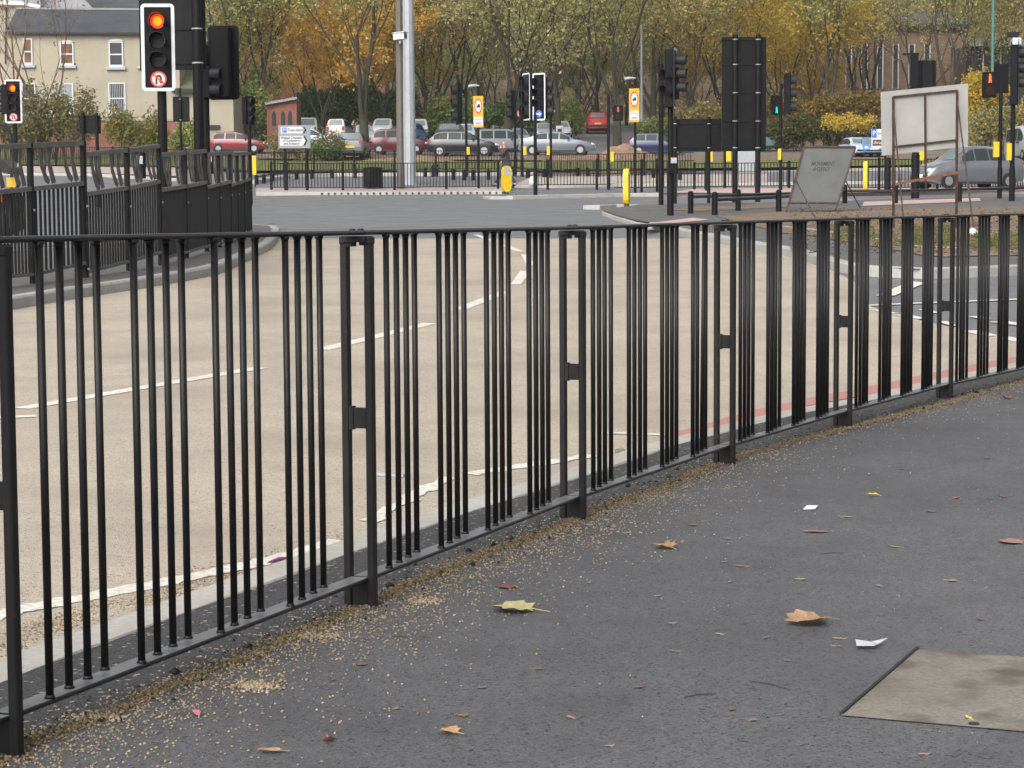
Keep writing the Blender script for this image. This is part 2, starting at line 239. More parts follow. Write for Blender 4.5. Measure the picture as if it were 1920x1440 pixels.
# ------------------------------------------------------------------ mesh builder and tagging
ROOTLOC = {}
class MB:
    def __init__(s): s.v = []; s.f = []; s.m = []; s.mats = []
    def mi(s, m):
        if m is None: return 0
        if m not in s.mats: s.mats.append(m)
        return s.mats.index(m)
    def add(s, vs, fs, m=None):
        o = len(s.v); s.v += [tuple(v) for v in vs]; k = s.mi(m)
        for f in fs: s.f.append(tuple(i + o for i in f)); s.m.append(k)
    def box(s, c, size, ex=(1, 0, 0), ey=(0, 1, 0), ez=(0, 0, 1), m=None):
        c = Vector(c); ex, ey, ez = Vector(ex), Vector(ey), Vector(ez); a, b, d = size[0] / 2, size[1] / 2, size[2] / 2
        vs = [c + ex * x * a + ey * y * b + ez * z * d for z in (-1, 1) for (x, y) in ((-1, -1), (1, -1), (1, 1), (-1, 1))]
        s.add(vs, [(3, 2, 1, 0), (4, 5, 6, 7), (0, 1, 5, 4), (1, 2, 6, 5), (2, 3, 7, 6), (3, 0, 4, 7)], m); return s
    def bevbox(s, c, size, bv, ex=(1, 0, 0), ey=(0, 1, 0), ez=(0, 0, 1), m=None):
        """box with bevelled vertical (ez) edges and slightly inset ends"""
        c = Vector(c); ex, ey, ez = Vector(ex), Vector(ey), Vector(ez); a, b, d = size[0] / 2, size[1] / 2, size[2] / 2
        def ring(a, b, z):
            r = min(bv, a, b)
            return [c + ex * x + ey * y + ez * z for x, y in ((-a + r, -b), (a - r, -b), (a, -b + r), (a, b - r), (a - r, b), (-a + r, b), (-a, b - r), (-a, -b + r))]
        k = bv * .6
        rs = [ring(a - k, b - k, -d), ring(a, b, -d + k), ring(a, b, d - k), ring(a - k, b - k, d)]
        vs = sum(rs, []); fs = [tuple(range(7, -1, -1)), tuple(range(24, 32))]
        for j in range(3):
            for i in range(8): i2 = (i + 1) % 8; fs.append((j * 8 + i, j * 8 + i2, j * 8 + 8 + i2, j * 8 + 8 + i))
        s.add(vs, fs, m); return s
    def beam(s, p0, p1, wd, ht, up=(0, 0, 1), m=None):
        p0, p1 = Vector(p0), Vector(p1); ex = (p1 - p0); L = ex.length
        if L < 1e-6: return s
        ex /= L; ey = Vector(up).cross(ex)
        if ey.length < 1e-4: ey = Vector((0, 1, 0)).cross(ex)
        ey.normalize(); ez = ex.cross(ey); s.box((p0 + p1) / 2, (L, wd, ht), ex, ey, ez, m); return s
    def cyl(s, p0, p1, r0, r1=None, n=12, caps=True, m=None):
        p0, p1 = Vector(p0), Vector(p1); r1 = r0 if r1 is None else r1
        ax = (p1 - p0).normalized(); a = ax.orthogonal().normalized(); b = ax.cross(a)
        vs = []
        for p, r in ((p0, r0), (p1, r1)):
            for i in range(n):
                t = 2 * math.pi * (i + .5) / n; vs.append(p + a * math.cos(t) * r + b * math.sin(t) * r)
        fs = [(i, (i + 1) % n, n + (i + 1) % n, n + i) for i in range(n)]
        if caps: fs += [tuple(range(n - 1, -1, -1)), tuple(range(n, 2 * n))]
        s.add(vs, fs, m); return s
    def tube(s, pts, rs, n=8, m=None, caps=True):
        pts = [Vector(p) for p in pts]
        if not hasattr(rs, '__len__'): rs = [rs] * len(pts)
        vs = []; prev = None
        for i, p in enumerate(pts):
            d = (pts[min(i + 1, len(pts) - 1)] - pts[max(i - 1, 0)]).normalized()
            a = d.orthogonal().normalized() if prev is None else (prev - d * prev.dot(d)).normalized()
            prev = a; b = d.cross(a)
            for k in range(n):
                t = 2 * math.pi * k / n; vs.append(p + (a * math.cos(t) + b * math.sin(t)) * rs[i])
        fs = []
        for i in range(len(pts) - 1):
            for k in range(n): k2 = (k + 1) % n; fs.append((i * n + k, i * n + k2, (i + 1) * n + k2, (i + 1) * n + k))
        if caps: fs += [tuple(range(n - 1, -1, -1)), tuple(range((len(pts) - 1) * n, len(pts) * n))]
        s.add(vs, fs, m); return s
    def prism(s, poly, o, ex, ey, th, m=None):
        """2D polygon in the (ex, ey) plane at o, extruded by th along -(ex x ey)"""
        o, ex, ey = Vector(o), Vector(ex), Vector(ey); nz = ex.cross(ey).normalized(); n = len(poly)
        vs = [o + ex * x + ey * y for x, y in poly] + [o + ex * x + ey * y - nz * th for x, y in poly]
        fs = [tuple(range(n)), tuple(range(2 * n - 1, n - 1, -1))] + [(i, n + i, n + (i + 1) % n, (i + 1) % n) for i in range(n)]
        s.add(vs, fs, m); return s
    def disc(s, c, r, ex, ey, n=24, m=None, ry=None):
        c, ex, ey = Vector(c), Vector(ex), Vector(ey); ry = ry or r
        s.add([c + ex * r * math.cos(2 * math.pi * i / n) + ey * ry * math.sin(2 * math.pi * i / n) for i in range(n)], [tuple(range(n))], m); return s
    def ring(s, c, r0, r1, ex, ey, n=24, m=None, asp=1.0):
        c, ex, ey = Vector(c), Vector(ex), Vector(ey); vs = []
        for r in (r0, r1): vs += [c + ex * r * math.cos(2 * math.pi * i / n) + ey * r * asp * math.sin(2 * math.pi * i / n) for i in range(n)]
        s.add(vs, [(i, (i + 1) % n, n + (i + 1) % n, n + i) for i in range(n)], m); return s
    def sphere(s, c, r, n=10, k=6, sc=(1, 1, 1), m=None):
        c = Vector(c); vs = [c + Vector((0, 0, -r * sc[2]))]
        for j in range(1, k):
            t = -math.pi / 2 + math.pi * j / k
            vs += [c + Vector((math.cos(t) * math.cos(2 * math.pi * i / n) * r * sc[0], math.cos(t) * math.sin(2 * math.pi * i / n) * r * sc[1], math.sin(t) * r * sc[2])) for i in range(n)]
        vs.append(c + Vector((0, 0, r * sc[2]))); fs = []
        for i in range(n): fs.append((0, 1 + (i + 1) % n, 1 + i))
        for j in range(k - 2):
            for i in range(n): a = 1 + j * n; fs.append((a + i, a + (i + 1) % n, a + n + (i + 1) % n, a + n + i))
        e = len(vs) - 1; a = 1 + (k - 2) * n
        for i in range(n): fs.append((a + i, a + (i + 1) % n, e))
        s.add(vs, fs, m); return s
    def mesh(s, name, mt=None, org=(0, 0, 0), smooth=False):
        me = bpy.data.meshes.new(name); ox, oy, oz = org
        me.from_pydata([(x - ox, y - oy, z - oz) for x, y, z in s.v], [], s.f)
        for m in (s.mats or [mt]): me.materials.append(m)
        if s.mats and len(s.mats) > 1: me.polygons.foreach_set('material_index', s.m)
        if smooth: me.polygons.foreach_set('use_smooth', [True] * len(s.f))
        me.update(); return me
    def build(s, name, mt=None, parent=None, smooth=False, auto=None):
        org = ROOTLOC.get(parent.name, (0, 0, 0)) if parent else (0, 0, 0)
        o = bpy.data.objects.new(name, s.mesh(name, mt, org, smooth)); COL.objects.link(o)
        if parent: o.parent = parent; ROOTLOC[o.name] = org
        return o
def tag(o, label, cat, group=None):
    o['label'] = label; o['category'] = cat
    if group: o['group'] = group
    return o
def thing(name, label, cat, loc=(0, 0, 0), group=None, rotz=0):
    o = bpy.data.objects.new(name, None); COL.objects.link(o); o.location = loc; o.rotation_euler = (0, 0, rotz); o.empty_display_size = .2
    ROOTLOC[o.name] = tuple(loc); return tag(o, label, cat, group)
def base_of(mb):   # lowest centre of a builder's points, for the location of a one-mesh thing
    a = np.array(mb.v); return (float(a[:, 0].mean()), float(a[:, 1].mean()), float(a[:, 2].min()))
def solo(name, mb, mt, label, cat, group=None, smooth=False):
    org = base_of(mb); o = bpy.data.objects.new(name, mb.mesh(name, mt, org, smooth)); COL.objects.link(o); o.location = org
    return tag(o, label, cat, group)
def struct(o, kind='structure'): o['kind'] = kind; return o
def copy_tree(o, parent=None):
    c = o.copy(); COL.objects.link(c)
    if parent: c.parent = parent
    for ch in list(o.children): copy_tree(ch, c)
    return c
# ------------------------------------------------------------------ picture ray -> place in the world
def ray(px, py): return _F + _Rt * ((px - 960) / FPX) + _Up * ((720 - py) / FPX)
def W(px, py, Y):
    d = ray(px, py); return EYE + d * (Y / d.y)
def foot(x, y): return 0.0 if y < 7 else 0.008 * (y - 7)
def solve(px, py, h, y0=2.5, y1=420):
    d = ray(px, py); d = d / d.y; a = y0; f = lambda Y: EYE.z + d.z * Y - h(d.x * Y, Y)
    while a < y1:
        b = a * 1.02 + .02
        if f(b) < 0:
            for _ in range(30):
                c = (a + b) / 2
                if f(c) < 0: b = c
                else: a = c
            break
        a = b
    return Vector((d.x * a, a, h(d.x * a, a)))
KN = [(-260, 1395), (-120, 1330), (0, 1282), (47, 1262), (200, 1207), (367, 1143), (550, 1080), (643, 1043), (707, 1022), (793, 993), (893, 957), (993, 927), (1093, 895), (1193, 863), (1275, 832), (1350, 815), (1425, 794), (1522, 772), (1650, 749), (1785, 716), (1912, 689), (2080, 650), (2300, 604)]
KERBN = [solve(px, py, foot) for px, py in KN]
_kx = np.array([p.x for p in KERBN]); _ky = np.array([p.y for p in KERBN])
_o = np.argsort(_kx); _kx = _kx[_o]; _ky = _ky[_o]
def yk(x):
    if x < _kx[0]: return _ky[0] + (x - _kx[0]) * (_ky[1] - _ky[0]) / (_kx[1] - _kx[0])
    if x > _kx[-1]: return _ky[-1] + (x - _kx[-1]) * (_ky[-1] - _ky[-3]) / (_kx[-1] - _kx[-3])
    return float(np.interp(x, _kx, _ky))
def plane(y):
    if y < 77: return -0.277 + 0.0295 * y
    if y < 125: return 1.9945 + 0.062 * (y - 77)
    if y < 215: return 4.9705 + 0.076 * (y - 125)
    return 11.8105 + 0.34 * (y - 215)
def T(x, y):
    k = max(1.0, yk(x)); b0 = foot(x, k) - .1
    if y < k: return b0 - .03
    return plane(y) - (plane(k) - b0) * math.exp(-(y - k) / 6)
def TI(x, y): return T(x, y) + .12
def G(px, py, h=T): return solve(px, py, h, 4.2)
def S(Y): return Y / FPX
# ------------------------------------------------------------------ ground
def axis(steps):
    out = [steps[0][0]]
    for a, b, st in steps:
        n = max(1, round((b - a) / st)); out += [a + (b - a) * (i + 1) / n for i in range(n)]
    return out
xs = axis([(-160, -40, 8), (-40, -12, 2), (-12, 12, .4), (12, 40, 2), (40, 160, 8)])
ys = axis([(-4, 24, .4), (24, 80, 1), (80, 140, 2), (140, 330, 5)])
vs = [(x, y, T(x, y)) for y in ys for x in xs]; nx = len(xs)
mb = MB(); mb.v = vs
for j in range(len(ys) - 1):
    near = ys[j] >= 140
    for i in range(nx - 1):
        a = j * nx + i; mb.f.append((a, a + 1, a + nx + 1, a + nx)); mb.m.append(1 if ys[j] >= 128 else 0)
mb.mats = [M_road, M_hill]
struct(mb.build('ground'))
def sheet(name, pts, lift, mt, step=1.0, h=T, px=True, kind='structure', side=0.0):
    if px: pts = [solve(p[0], p[1], (lambda x, y: h(x, y) + lift), 3.0) for p in pts]
    bm = bmesh.new(); vv = [bm.verts.new((p[0], p[1], 0)) for p in pts]
    f = bm.faces.new(vv); bmesh.ops.triangulate(bm, faces=[f])
    P = np.array([(p[0], p[1]) for p in pts]); lo, hi = P.min(0), P.max(0)
    for ax in (0, 1):
        nrm = (1, 0, 0) if ax == 0 else (0, 1, 0)
        k = math.ceil(lo[ax] / step)
        while k * step < hi[ax]:
            co = (k * step, 0, 0) if ax == 0 else (0, k * step, 0)
            bmesh.ops.bisect_plane(bm, geom=bm.verts[:] + bm.edges[:] + bm.faces[:], plane_co=co, plane_no=nrm); k += 1
    for v in bm.verts: v.co.z = h(v.co.x, v.co.y) + lift
    bmesh.ops.recalc_face_normals(bm, faces=bm.faces[:])
    for f in bm.faces:
        if f.normal.z < 0: f.normal_flip()
    me = bpy.data.meshes.new(name); bm.to_mesh(me); bm.free(); me.materials.append(mt)
    o = bpy.data.objects.new(name, me); COL.objects.link(o); o['kind'] = kind; return o
# footway in front of the fence
fp = [(p.x, p.y) for p in KERBN]
sheet('footway', fp + [(16, 6), (16, -3), (-6, -3), (-6, fp[0][1] - 2)], 0.0, M_foot, .5, h=foot, px=False)
def kerb(name, line, wd, ht, mt, h=T, drop=.0, off=1, stone=.9, px=True, kind='structure'):
    """row of kerb stones; line is the front foot (road level); the stones lie to the off side of its direction"""
    pts = [G(*p) if px else Vector((p[0], p[1], 0)) for p in line]
    P = [Vector((p.x, p.y, 0)) for p in pts]
    # resample
    acc = [0]
    for a, b in zip(P, P[1:]): acc.append(acc[-1] + (b - a).length)
    n = max(1, round(acc[-1] / stone)); ds = [acc[-1] * i / n for i in range(n + 1)]
    X = np.interp(ds, acc, [p.x for p in P]); Yv = np.interp(ds, acc, [p.y for p in P])
    Q = [Vector((a, b, 0)) for a, b in zip(X, Yv)]
    m_ = MB(); nr = []
    for i in range(len(Q)):
        d = (Q[min(i + 1, n)] - Q[max(i - 1, 0)]).normalized(); nr.append(Vector((-d.y, d.x, 0)) * off)
    for i in range(n):
        g = .004 if i else 0; a, b = Q[i], Q[i + 1]; d = (b - a).normalized() * g; a = a + d; b = b - d
        ring = []
        for p, q in ((a, nr[i]), (b, nr[i + 1])):
            z = h(p.x, p.y)
            if math.isnan(z): z = 0
            sec = [(0, -.15), (0, ht - .02 + drop), (.015, ht + drop), (wd, ht + drop), (wd, -.15)]
            ring.append([Vector((p.x + q.x * u, p.y + q.y * u, z + v)) for u, v in sec])
        m_.add(ring[0] + ring[1], [(0, 1, 6, 5), (1, 2, 7, 6), (2, 3, 8, 7), (3, 4, 9, 8), (4, 3, 2, 1, 0), (5, 6, 7, 8, 9)])
    o = m_.build(name, mt); o['kind'] = kind; return o, Q, nr
# near kerb: its back edge is the traced line, stones towards the road, top level with the footway
kerb('kerb', [(p.x, p.y) for p in KERBN], .15, .003, M_kerbl, h=foot, off=1, px=False, stone=.915)
# buff high friction surfacing and the road beyond
isl_l = [(-60, 598), (0, 586), (37, 579), (150, 560), (250, 545), (355, 527), (412, 515), (475, 485), (505, 470), (518, 457), (526, 440), (525, 429)]
isl_r = [(1217, 429), (1240, 435), (1285, 446), (1335, 455), (1385, 465), (1435, 475), (1467, 480), (1515, 492), (1565, 509), (1605, 517), (1640, 520), (1715, 524), (1790, 522), (1902, 517), (2080, 510)]
buff = [(px, py) for px, py in isl_l if py > 448] + [(522, 448), (1295, 448), (1335, 455), (1385, 465), (1435, 475), (1467, 480), (1515, 493), (1560, 508), (1600, 528), (1618, 545), (1625, 572), (1660, 586), (1760, 610), (1905, 638), (2080, 676)]
kfar = [(p.x - .0, p.y + .2) for p in reversed(KERBN)]
bw = [tuple(solve(px, py, T, 4.5))[:2] for px, py in buff]
kf = []
for p in reversed(KERBN[1:-1]): kf.append((p.x - .06, p.y + .13))
sheet('buff_road_surface', bw + kf, .007, M_buff, .8, px=False)
def strokepx(a, b, wd):   # a road line between two picture points, wd metres wide on the road
    p, q = G(*a), G(*b); d = Vector((q.x - p.x, q.y - p.y, 0)).normalized(); n = Vector((-d.y, d.x, 0)) * wd / 2
    return [(p.x + n.x, p.y + n.y), (p.x - n.x, p.y - n.y), (q.x - n.x, q.y - n.y), (q.x + n.x, q.y + n.y)]
for a, b, wd in (((40, 769), (487, 692), .12), ((603, 658), (806, 608), .125), ((858, 583), (948, 548), .13), ((-120, 792), (68, 783), .10), ((945, 460), (974, 472), .11), ((892, 441), (921, 452), .11),
                 ((1610, 575), (1990, 560), .09)):
    sheet('lane_marking', strokepx(a, b, wd), .0105, M_white, .8, px=False)
for q in ([(957, 533), (977, 533), (993, 510), (976, 507)], [(977, 477), (990, 477), (1003, 497), (987, 497)], [(1642, 554), (1677, 554), (1736, 530), (1708, 527)],
          [(1628, 580), (1637, 580), (1687, 587), (1672, 588)], [(1675, 590), (1700, 589), (1735, 596), (1722, 598)], [(1722, 580), (1740, 579), (1760, 586), (1748, 587)],
          [(1755, 602), (1775, 602), (1795, 610), (1785, 611)], [(1815, 593), (1838, 592), (1858, 597), (1842, 598)], [(1855, 603), (1890, 602), (1960, 612), (1935, 613)],
          [(1800, 620), (1838, 619), (1872, 629), (1850, 630)], [(1860, 632), (1895, 631), (1960, 645), (1940, 647)]):
    sheet('road_marking', q, .012, M_white, .8)
# white edge line, worn where the grit lies on it, and the red strip along the kerb
el = [(-150, 1205), (0, 1157), (47, 1146), (200, 1118), (367, 1084), (500, 1056), (640, 1018)]
def band(name, pts, wd, mt, lift, jit=0.0, h=T):
    P = [solve(p[0], p[1], h, 4.2) for p in pts]; a, b = [], []
    for i, p in enumerate(P):
        d = (P[min(i + 1, len(P) - 1)] - P[max(i - 1, 0)]); d = Vector((d.x, d.y, 0)).normalized(); n = Vector((-d.y, d.x, 0)) * wd / 2
        j = 1 + random.uniform(-jit, jit); k = 1 + random.uniform(-jit, jit)
        a.append((p.x + n.x * j, p.y + n.y * j)); b.append((p.x - n.x * k, p.y - n.y * k))
    return sheet(name, a + b[::-1], lift, mt, .8, px=False, h=h)
def dense(pts, n):
    a = np.array(pts, float); t = np.linspace(0, len(a) - 1, n)
    return [(float(np.interp(u, range(len(a)), a[:, 0])), float(np.interp(u, range(len(a)), a[:, 1]))) for u in t]
band('edge_line', dense(el, 60), .082, M_white, .0095, .30)
band('edge_line', dense([(690, 982), (745, 950), (790, 925), (845, 899)], 16), .085, M_white, .0105, .6)
band('edge_line', dense([(880, 893), (960, 880), (1050, 867), (1110, 857)], 18), .08, M_white, .0105, .35)
band('edge_line', dense([(1130, 816), (1180, 815), (1262, 820)], 10), .05, M_white, .0105, .35)
band('red_edge_strip', dense([(1262, 826), (1350, 801), (1425, 778), (1522, 755), (1650, 731), (1785, 700), (1912, 676), (2080, 640)], 24), .16, M_redline, .0105, .12)
# left island: kerb and dark surface
_, QL, _n = kerb('kerb', isl_l[:-1], .14, .12, M_kerb, off=1)
il = [tuple(G(px, py))[:2] for px, py in isl_l]
il_in = [(x - .12, y + .10) for x, y in il]
back = [G(px, py, TI) for px, py in ((500, 420), (440, 421), (250, 452), (0, 470), (-90, 478))]
sheet('left_island_surface', il_in + [(p.x, p.y) for p in back], .117, M_isl, .8, px=False)
kl = [G(px, py, TI) for px, py in ((524, 428), (515, 420.5), (440, 421), (250, 452), (0, 470), (-90, 478))]; kerb('kerb', [(q.x, q.y) for q in kl], .14, .12, M_kerb, off=1, px=False)
# right island
kerb('kerb', isl_r, .15, .13, M_kerb, off=1)
kerb('kerb', [(1297, 399), (1200, 391), (1125, 402), (1150, 412), (1170, 418), (1192, 425), (1217, 430)], .14, .09, M_kerbl, off=-1 if False else 1)
ir = [tuple(G(px, py))[:2] for px, py in isl_r]
iri = [(x + .05, y + .12) for x, y in ir]
top = [G(px, py, TI) for px, py in ((2080, 370), (1840, 368), (1610, 375), (1490, 386))] + [G(px, py) for px, py in ((1300, 398.5), (1200, 391.5), (1127, 402), (1151, 411.8), (1171, 417.8), (1193, 424.6))]
sheet('right_island_surface', iri + [(p.x, p.y) for p in top], .117, M_isl, .8, px=False)
sheet('island_earth', [(1465, 436), (1523, 442), (1565, 449), (1600, 455), (1667, 466), (1727, 478), (1765, 481), (1902, 478), (2080, 470), (2080, 389), (1900, 388), (1700, 390), (1600, 392), (1520, 394), (1400, 400), (1340, 404), (1400, 420)], .128, M_earth, .8)
sheet('island_earth', [(1243, 392), (1300, 396), (1480, 388), (1480, 383), (1300, 388)], .128, M_earth, .8)
kerb('edging_strip', [(1465, 438), (1523, 444), (1565, 451), (1600, 457), (1667, 468), (1727, 480), (1765, 483), (1902, 480), (2080, 472)], .05, .135, M_kerb, off=1)
sheet('crossing_paving', [(1617, 386), (1840, 377), (1836, 371), (1620, 378)], .131, M_red, .8)
sheet('crossing_paving', [(1205, 420), (1216, 428), (1240, 420), (1330, 412), (1300, 408)], .128, M_red, .8)
# far side kerbs, footways, grass
farL = [(-80, 380), (100, 374), (380, 371), (480, 366), (573, 365), (760, 364), (944, 363)]
kerb('kerb', [(480, 367), (573, 366), (760, 365), (944, 364)], .35, .13, M_kerbl, off=1, stone=.6)
drain = MB()
for i in range(34):
    px = 604 + i * 12.1
    if 604 <= px < 945: p = G(px, float(np.interp(px, [573, 760, 944], [366, 365, 364]))); drain.box((p.x, p.y - .012, p.z + .055), (.07, .03, .075))
for i in range(24):
    px = 1000 + i * 12.3; py = float(np.interp(px, [962, 1060, 1170, 1297], [373.7, 371.2, 368.7, 367.7])); p = G(px, py); drain.box((p.x, p.y - .012, p.z + .055), (.07, .03, .075))
struct(drain.build('drain_slots', M_soff))
sheet('far_footway', [(480, 360.2), (573, 359.2), (760, 358.2), (944, 357.2), (960, 350), (480, 353)], .124, M_paving, 2)
sheet('far_path', [(480, 358), (520, 353), (944, 352), (966, 345), (1146, 343.2), (1440, 341), (2000, 334.5), (2000, 318), (1440, 322), (960, 331), (560, 333), (480, 345)], .115, M_road, 2)
sheet('far_footway', [(968, 345.5), (1060, 345.4), (1146, 343.6), (1440, 341), (1440, 326), (1170, 329), (1000, 329)], .135, M_paving, 2)
sheet('far_footway', [(1240, 361.6), (1297, 361.2), (1440, 362.2), (1600, 361.2), (1750, 359.2), (2000, 355.2), (2000, 348), (1600, 352), (1440, 352), (1300, 353)], .131, M_red, 2)
kerb('kerb', [(965, 352), (1060, 352), (1145, 350), (1440, 347.5), (2000, 341)], .3, .13, M_kerbl, off=1, stone=.6)
kerb('kerb', [(962, 374), (1060, 371.5), (1170, 369), (1297, 368), (1440, 369), (1600, 368), (1750, 366), (2000, 362)], .35, .13, M_kerbl, off=1, stone=.6)
kerb('kerb', [(1125, 393), (1160, 391), (1202, 392)], .5, .12, M_kerb, off=1)
kerb('kerb', [(1202, 392), (1240, 392), (1300, 390), (1480, 386), (1600, 382)], .3, .12, M_kerbl, off=1, stone=.6)
kerb('kerb', [(905, 373), (920, 374), (962, 374)], .6, .10, M_kerb, off=1)
kerb('kerb', [(478, 345), (540, 335), (620, 331), (760, 330), (1000, 329)], .25, .16, M_kerbl, off=1)
kerb('kerb', [(1380, 330), (1600, 322), (2000, 314)], .25, .16, M_kerbl, off=1)
kerb('kerb', [(-80, 328), (160, 330), (330, 340)], .25, .14, M_kerbl, off=1)
sheet('far_footway', [(-80, 322), (160, 324), (330, 330), (330, 314), (-80, 310)], .12, M_paving, 2)
kerb('kerb', [(-80, 311), (160, 312), (330, 316)], .25, .14, M_kerbl, off=1)
sheet('grass_verge', [(-80, 306), (340, 312), (480, 320), (960, 321), (1080, 317), (1440, 314), (2000, 304), (2000, 294), (1440, 300), (1200, 303), (960, 303), (480, 300), (340, 292), (-80, 284)], .14, M_grass, 2)
sheet('verge_earth', [(480, 297), (960, 300), (1250, 302), (2000, 296), (2000, 287), (1250, 291), (960, 291), (480, 288)], .15, M_earth, 2)
sheet('verge_earth', [(960, 330), (1060, 323), (1200, 319), (1300, 322), (1120, 330)], .145, M_earth, 2)
sheet('car_park', [(390, 286), (960, 290), (1280, 290), (1280, 225), (960, 232), (560, 236), (390, 262)], .13, M_road, 3)
# ------------------------------------------------------------------ near guardrail fence
FC = [(4, 1413), (677, 1136), (1075, 972), (1358.5, 869), (1580, 800), (1771, 746.5), (1946, 706)]
fc = [solve(px, py, foot) for px, py in FC]
fc = [fc[0] + Vector((-.70, -1.52, 0))] + fc + [fc[-1] + Vector((.98, 1.42, 0)), fc[-1] + Vector((2.06, 2.76, 0))]
fence = thing('guardrail_fence', 'black steel guardrail curving across the foreground with bars in groups of four', 'fence', (fc[3].x, fc[3].y, 0))
def rail(mb_, a, b, wd, th, rnd):
    d = (b - a).normalized(); n = Vector((-d.y, d.x, 0)); u = Vector((0, 0, 1)); k = wd / 2
    sec = [(-k + rnd, 0), (k - rnd, 0), (k, rnd), (k, th - rnd), (k - rnd, th), (-k + rnd, th), (-k, th - rnd), (-k, rnd)]
    vs_ = [a + n * p + u * q for p, q in sec] + [b + n * p + u * q for p, q in sec]
    mb_.add(vs_, [tuple(range(7, -1, -1)), tuple(range(8, 16))] + [(i, (i + 1) % 8, 8 + (i + 1) % 8, 8 + i) for i in range(8)])
HT = 1.06
barmb = MB(); hb = HT - .012 - .084
barmb.cyl((0, 0, 0), (0, 0, hb), .0088, n=12); barmb.cyl((0, 0, -.001), (0, 0, .008), .0125, .0085, n=12); barmb.cyl((0, 0, hb - .014), (0, 0, hb + .001), .0079, .0135, n=12)
bar_me = barmb.mesh('bar', M_blk, smooth=True)
for i in range(len(fc) - 1):
    a, b = fc[i], fc[i + 1]; d = (b - a).normalized(); m_ = MB()
    rail(m_, a + Vector((0, 0, .073)) + d * .006, b + Vector((0, 0, .073)) - d * .006, .058, .011, .003)
    m2 = MB(); rail(m2, a + Vector((0, 0, HT - .013)) + d * .002, b + Vector((0, 0, HT - .013)) - d * .002, .052, .013, .005)
    pn = m_.build('bottom_rail', M_rail, fence); m2.build('top_rail', M_rail, fence); nn_ = Vector((d.y, -d.x, 0))
    for g in range(4):
        for k in range(4):
            t = .088 + g * .2140 + k * .0537 + random.uniform(-.0015, .0015); p = a.lerp(b, t) + nn_ * (.0165 - .0132 * k)
            o = bpy.data.objects.new('bar', bar_me); COL.objects.link(o); o.parent = pn
            o.location = (p.x - fence.location.x, p.y - fence.location.y, p.z + .084)
            if i == 3 and g == 3 and k == 2: o.rotation_euler = (0, R(.6), 0)
for i, p in enumerate(fc):
    if i == 0: continue
    d = (fc[min(i + 1, len(fc) - 1)] - fc[i - 1]).normalized(); n = Vector((d.y, -d.x, 0)); u = Vector((0, 0, 1))
    m_ = MB(); pr = []
    for sgn in (-1, 1):
        c = p + n * .037 * sgn
        m_.bevbox(c + u * ((HT - .02) / 2 - .02), (.023, .024, HT + .0), .003, n, d, u)
        m_.bevbox(c + u * (HT - .028), (.025, .030, .02), .003, n, d, u)
    post = m_.build('post', M_blk, fence)
    m_ = MB(); m_.box(p + u * (HT - .0245), (.074, .05, .017), n, d, u); m_.box(p + u * (HT - .036) + n * -.018, (.02, .03, .018), n, d, u); m_.box(p + u * (HT - .036) + n * .02, (.012, .03, .012), n, d, u); m_.build('bracket', M_blk, post)
    m_ = MB(); m_.box(p + u * .535, (.056, .014, .058), n, d, u); m_.box(p + u * .535 - n * .022, (.016, .02, .066), n, d, u); m_.build('clamp_plate', M_blk, post)
    m_ = MB(); m_.box(p + u * .028 + d * .004, (.056, .016, .086), n, d, u); m_.build('foot_plate', M_blk, post)
    for sg in (-1, 1):
        m_ = MB(); c = p + u * (HT + .001) + d * .026 * sg
        m_.cyl(c - u * .002, c + u * .002, .010, .009, 14); m_.cyl(c + u * .002, c + u * .0042, .009, .004, 14); m_.build('bolt_head', M_blk, post, smooth=True)
# ------------------------------------------------------------------ stepped railing with cut-steel figures on the left island
RB = [(-30, 546), (62, 531), (161, 520), (242, 507), (302, 497), (350, 484), (388, 471), (412, 463), (433, 455), (446, 449), (458, 443), (470, 435)]
RT = [(-30, 273), (62, 268), (161, 264), (242, 277), (302, 271), (350, 284), (388, 280), (412, 286), (433, 284), (446, 287), (458, 286), (470, 285)]
# sections between stepped posts: (start, end) with top / mid / bottom rail heights in the picture
SEC = [((-30, 0), (62, 1), 273, 268, 359, 350, 519, 511), ((62, 1), (161, 2), 268, 264, 350, 340, 511, 490), ((163, 2), (242, 3), 285, 278, 360, 349, 507, 487), ((242, 3), (302, 4), 278, 270, 349, 337, 487, 470),
       ((304, 4), (350, 5), 287, 283, 353, 346, 482, 470), ((350, 5), (388, 6), 283, 280, 346, 339, 470, 459), ((390, 6), (412, 7), 286, 285, 349, 343, 462, 454), ((412, 7), (433, 8), 285, 283, 343, 338, 454, 447),
       ((435, 8), (446, 9), 287, 286, 345, 341, 450, 445), ((446, 9), (458, 10), 286, 285, 341, 337, 445, 438), ((458, 10), (470, 11), 285, 285, 337, 333, 438, 431)]
rbp = [G(px, py, TI) for px, py in RB]
for i in range(1, len(rbp)):   # depth must grow smoothly along the railing
    pass
rroot = thing('figure_railing', 'tall dark railing stepping along the left island, steel figures over close vertical bars', 'railing', (rbp[4].x, rbp[4].y, rbp[4].z))
def wz(px, py, p): return W(px, py, p.y).z
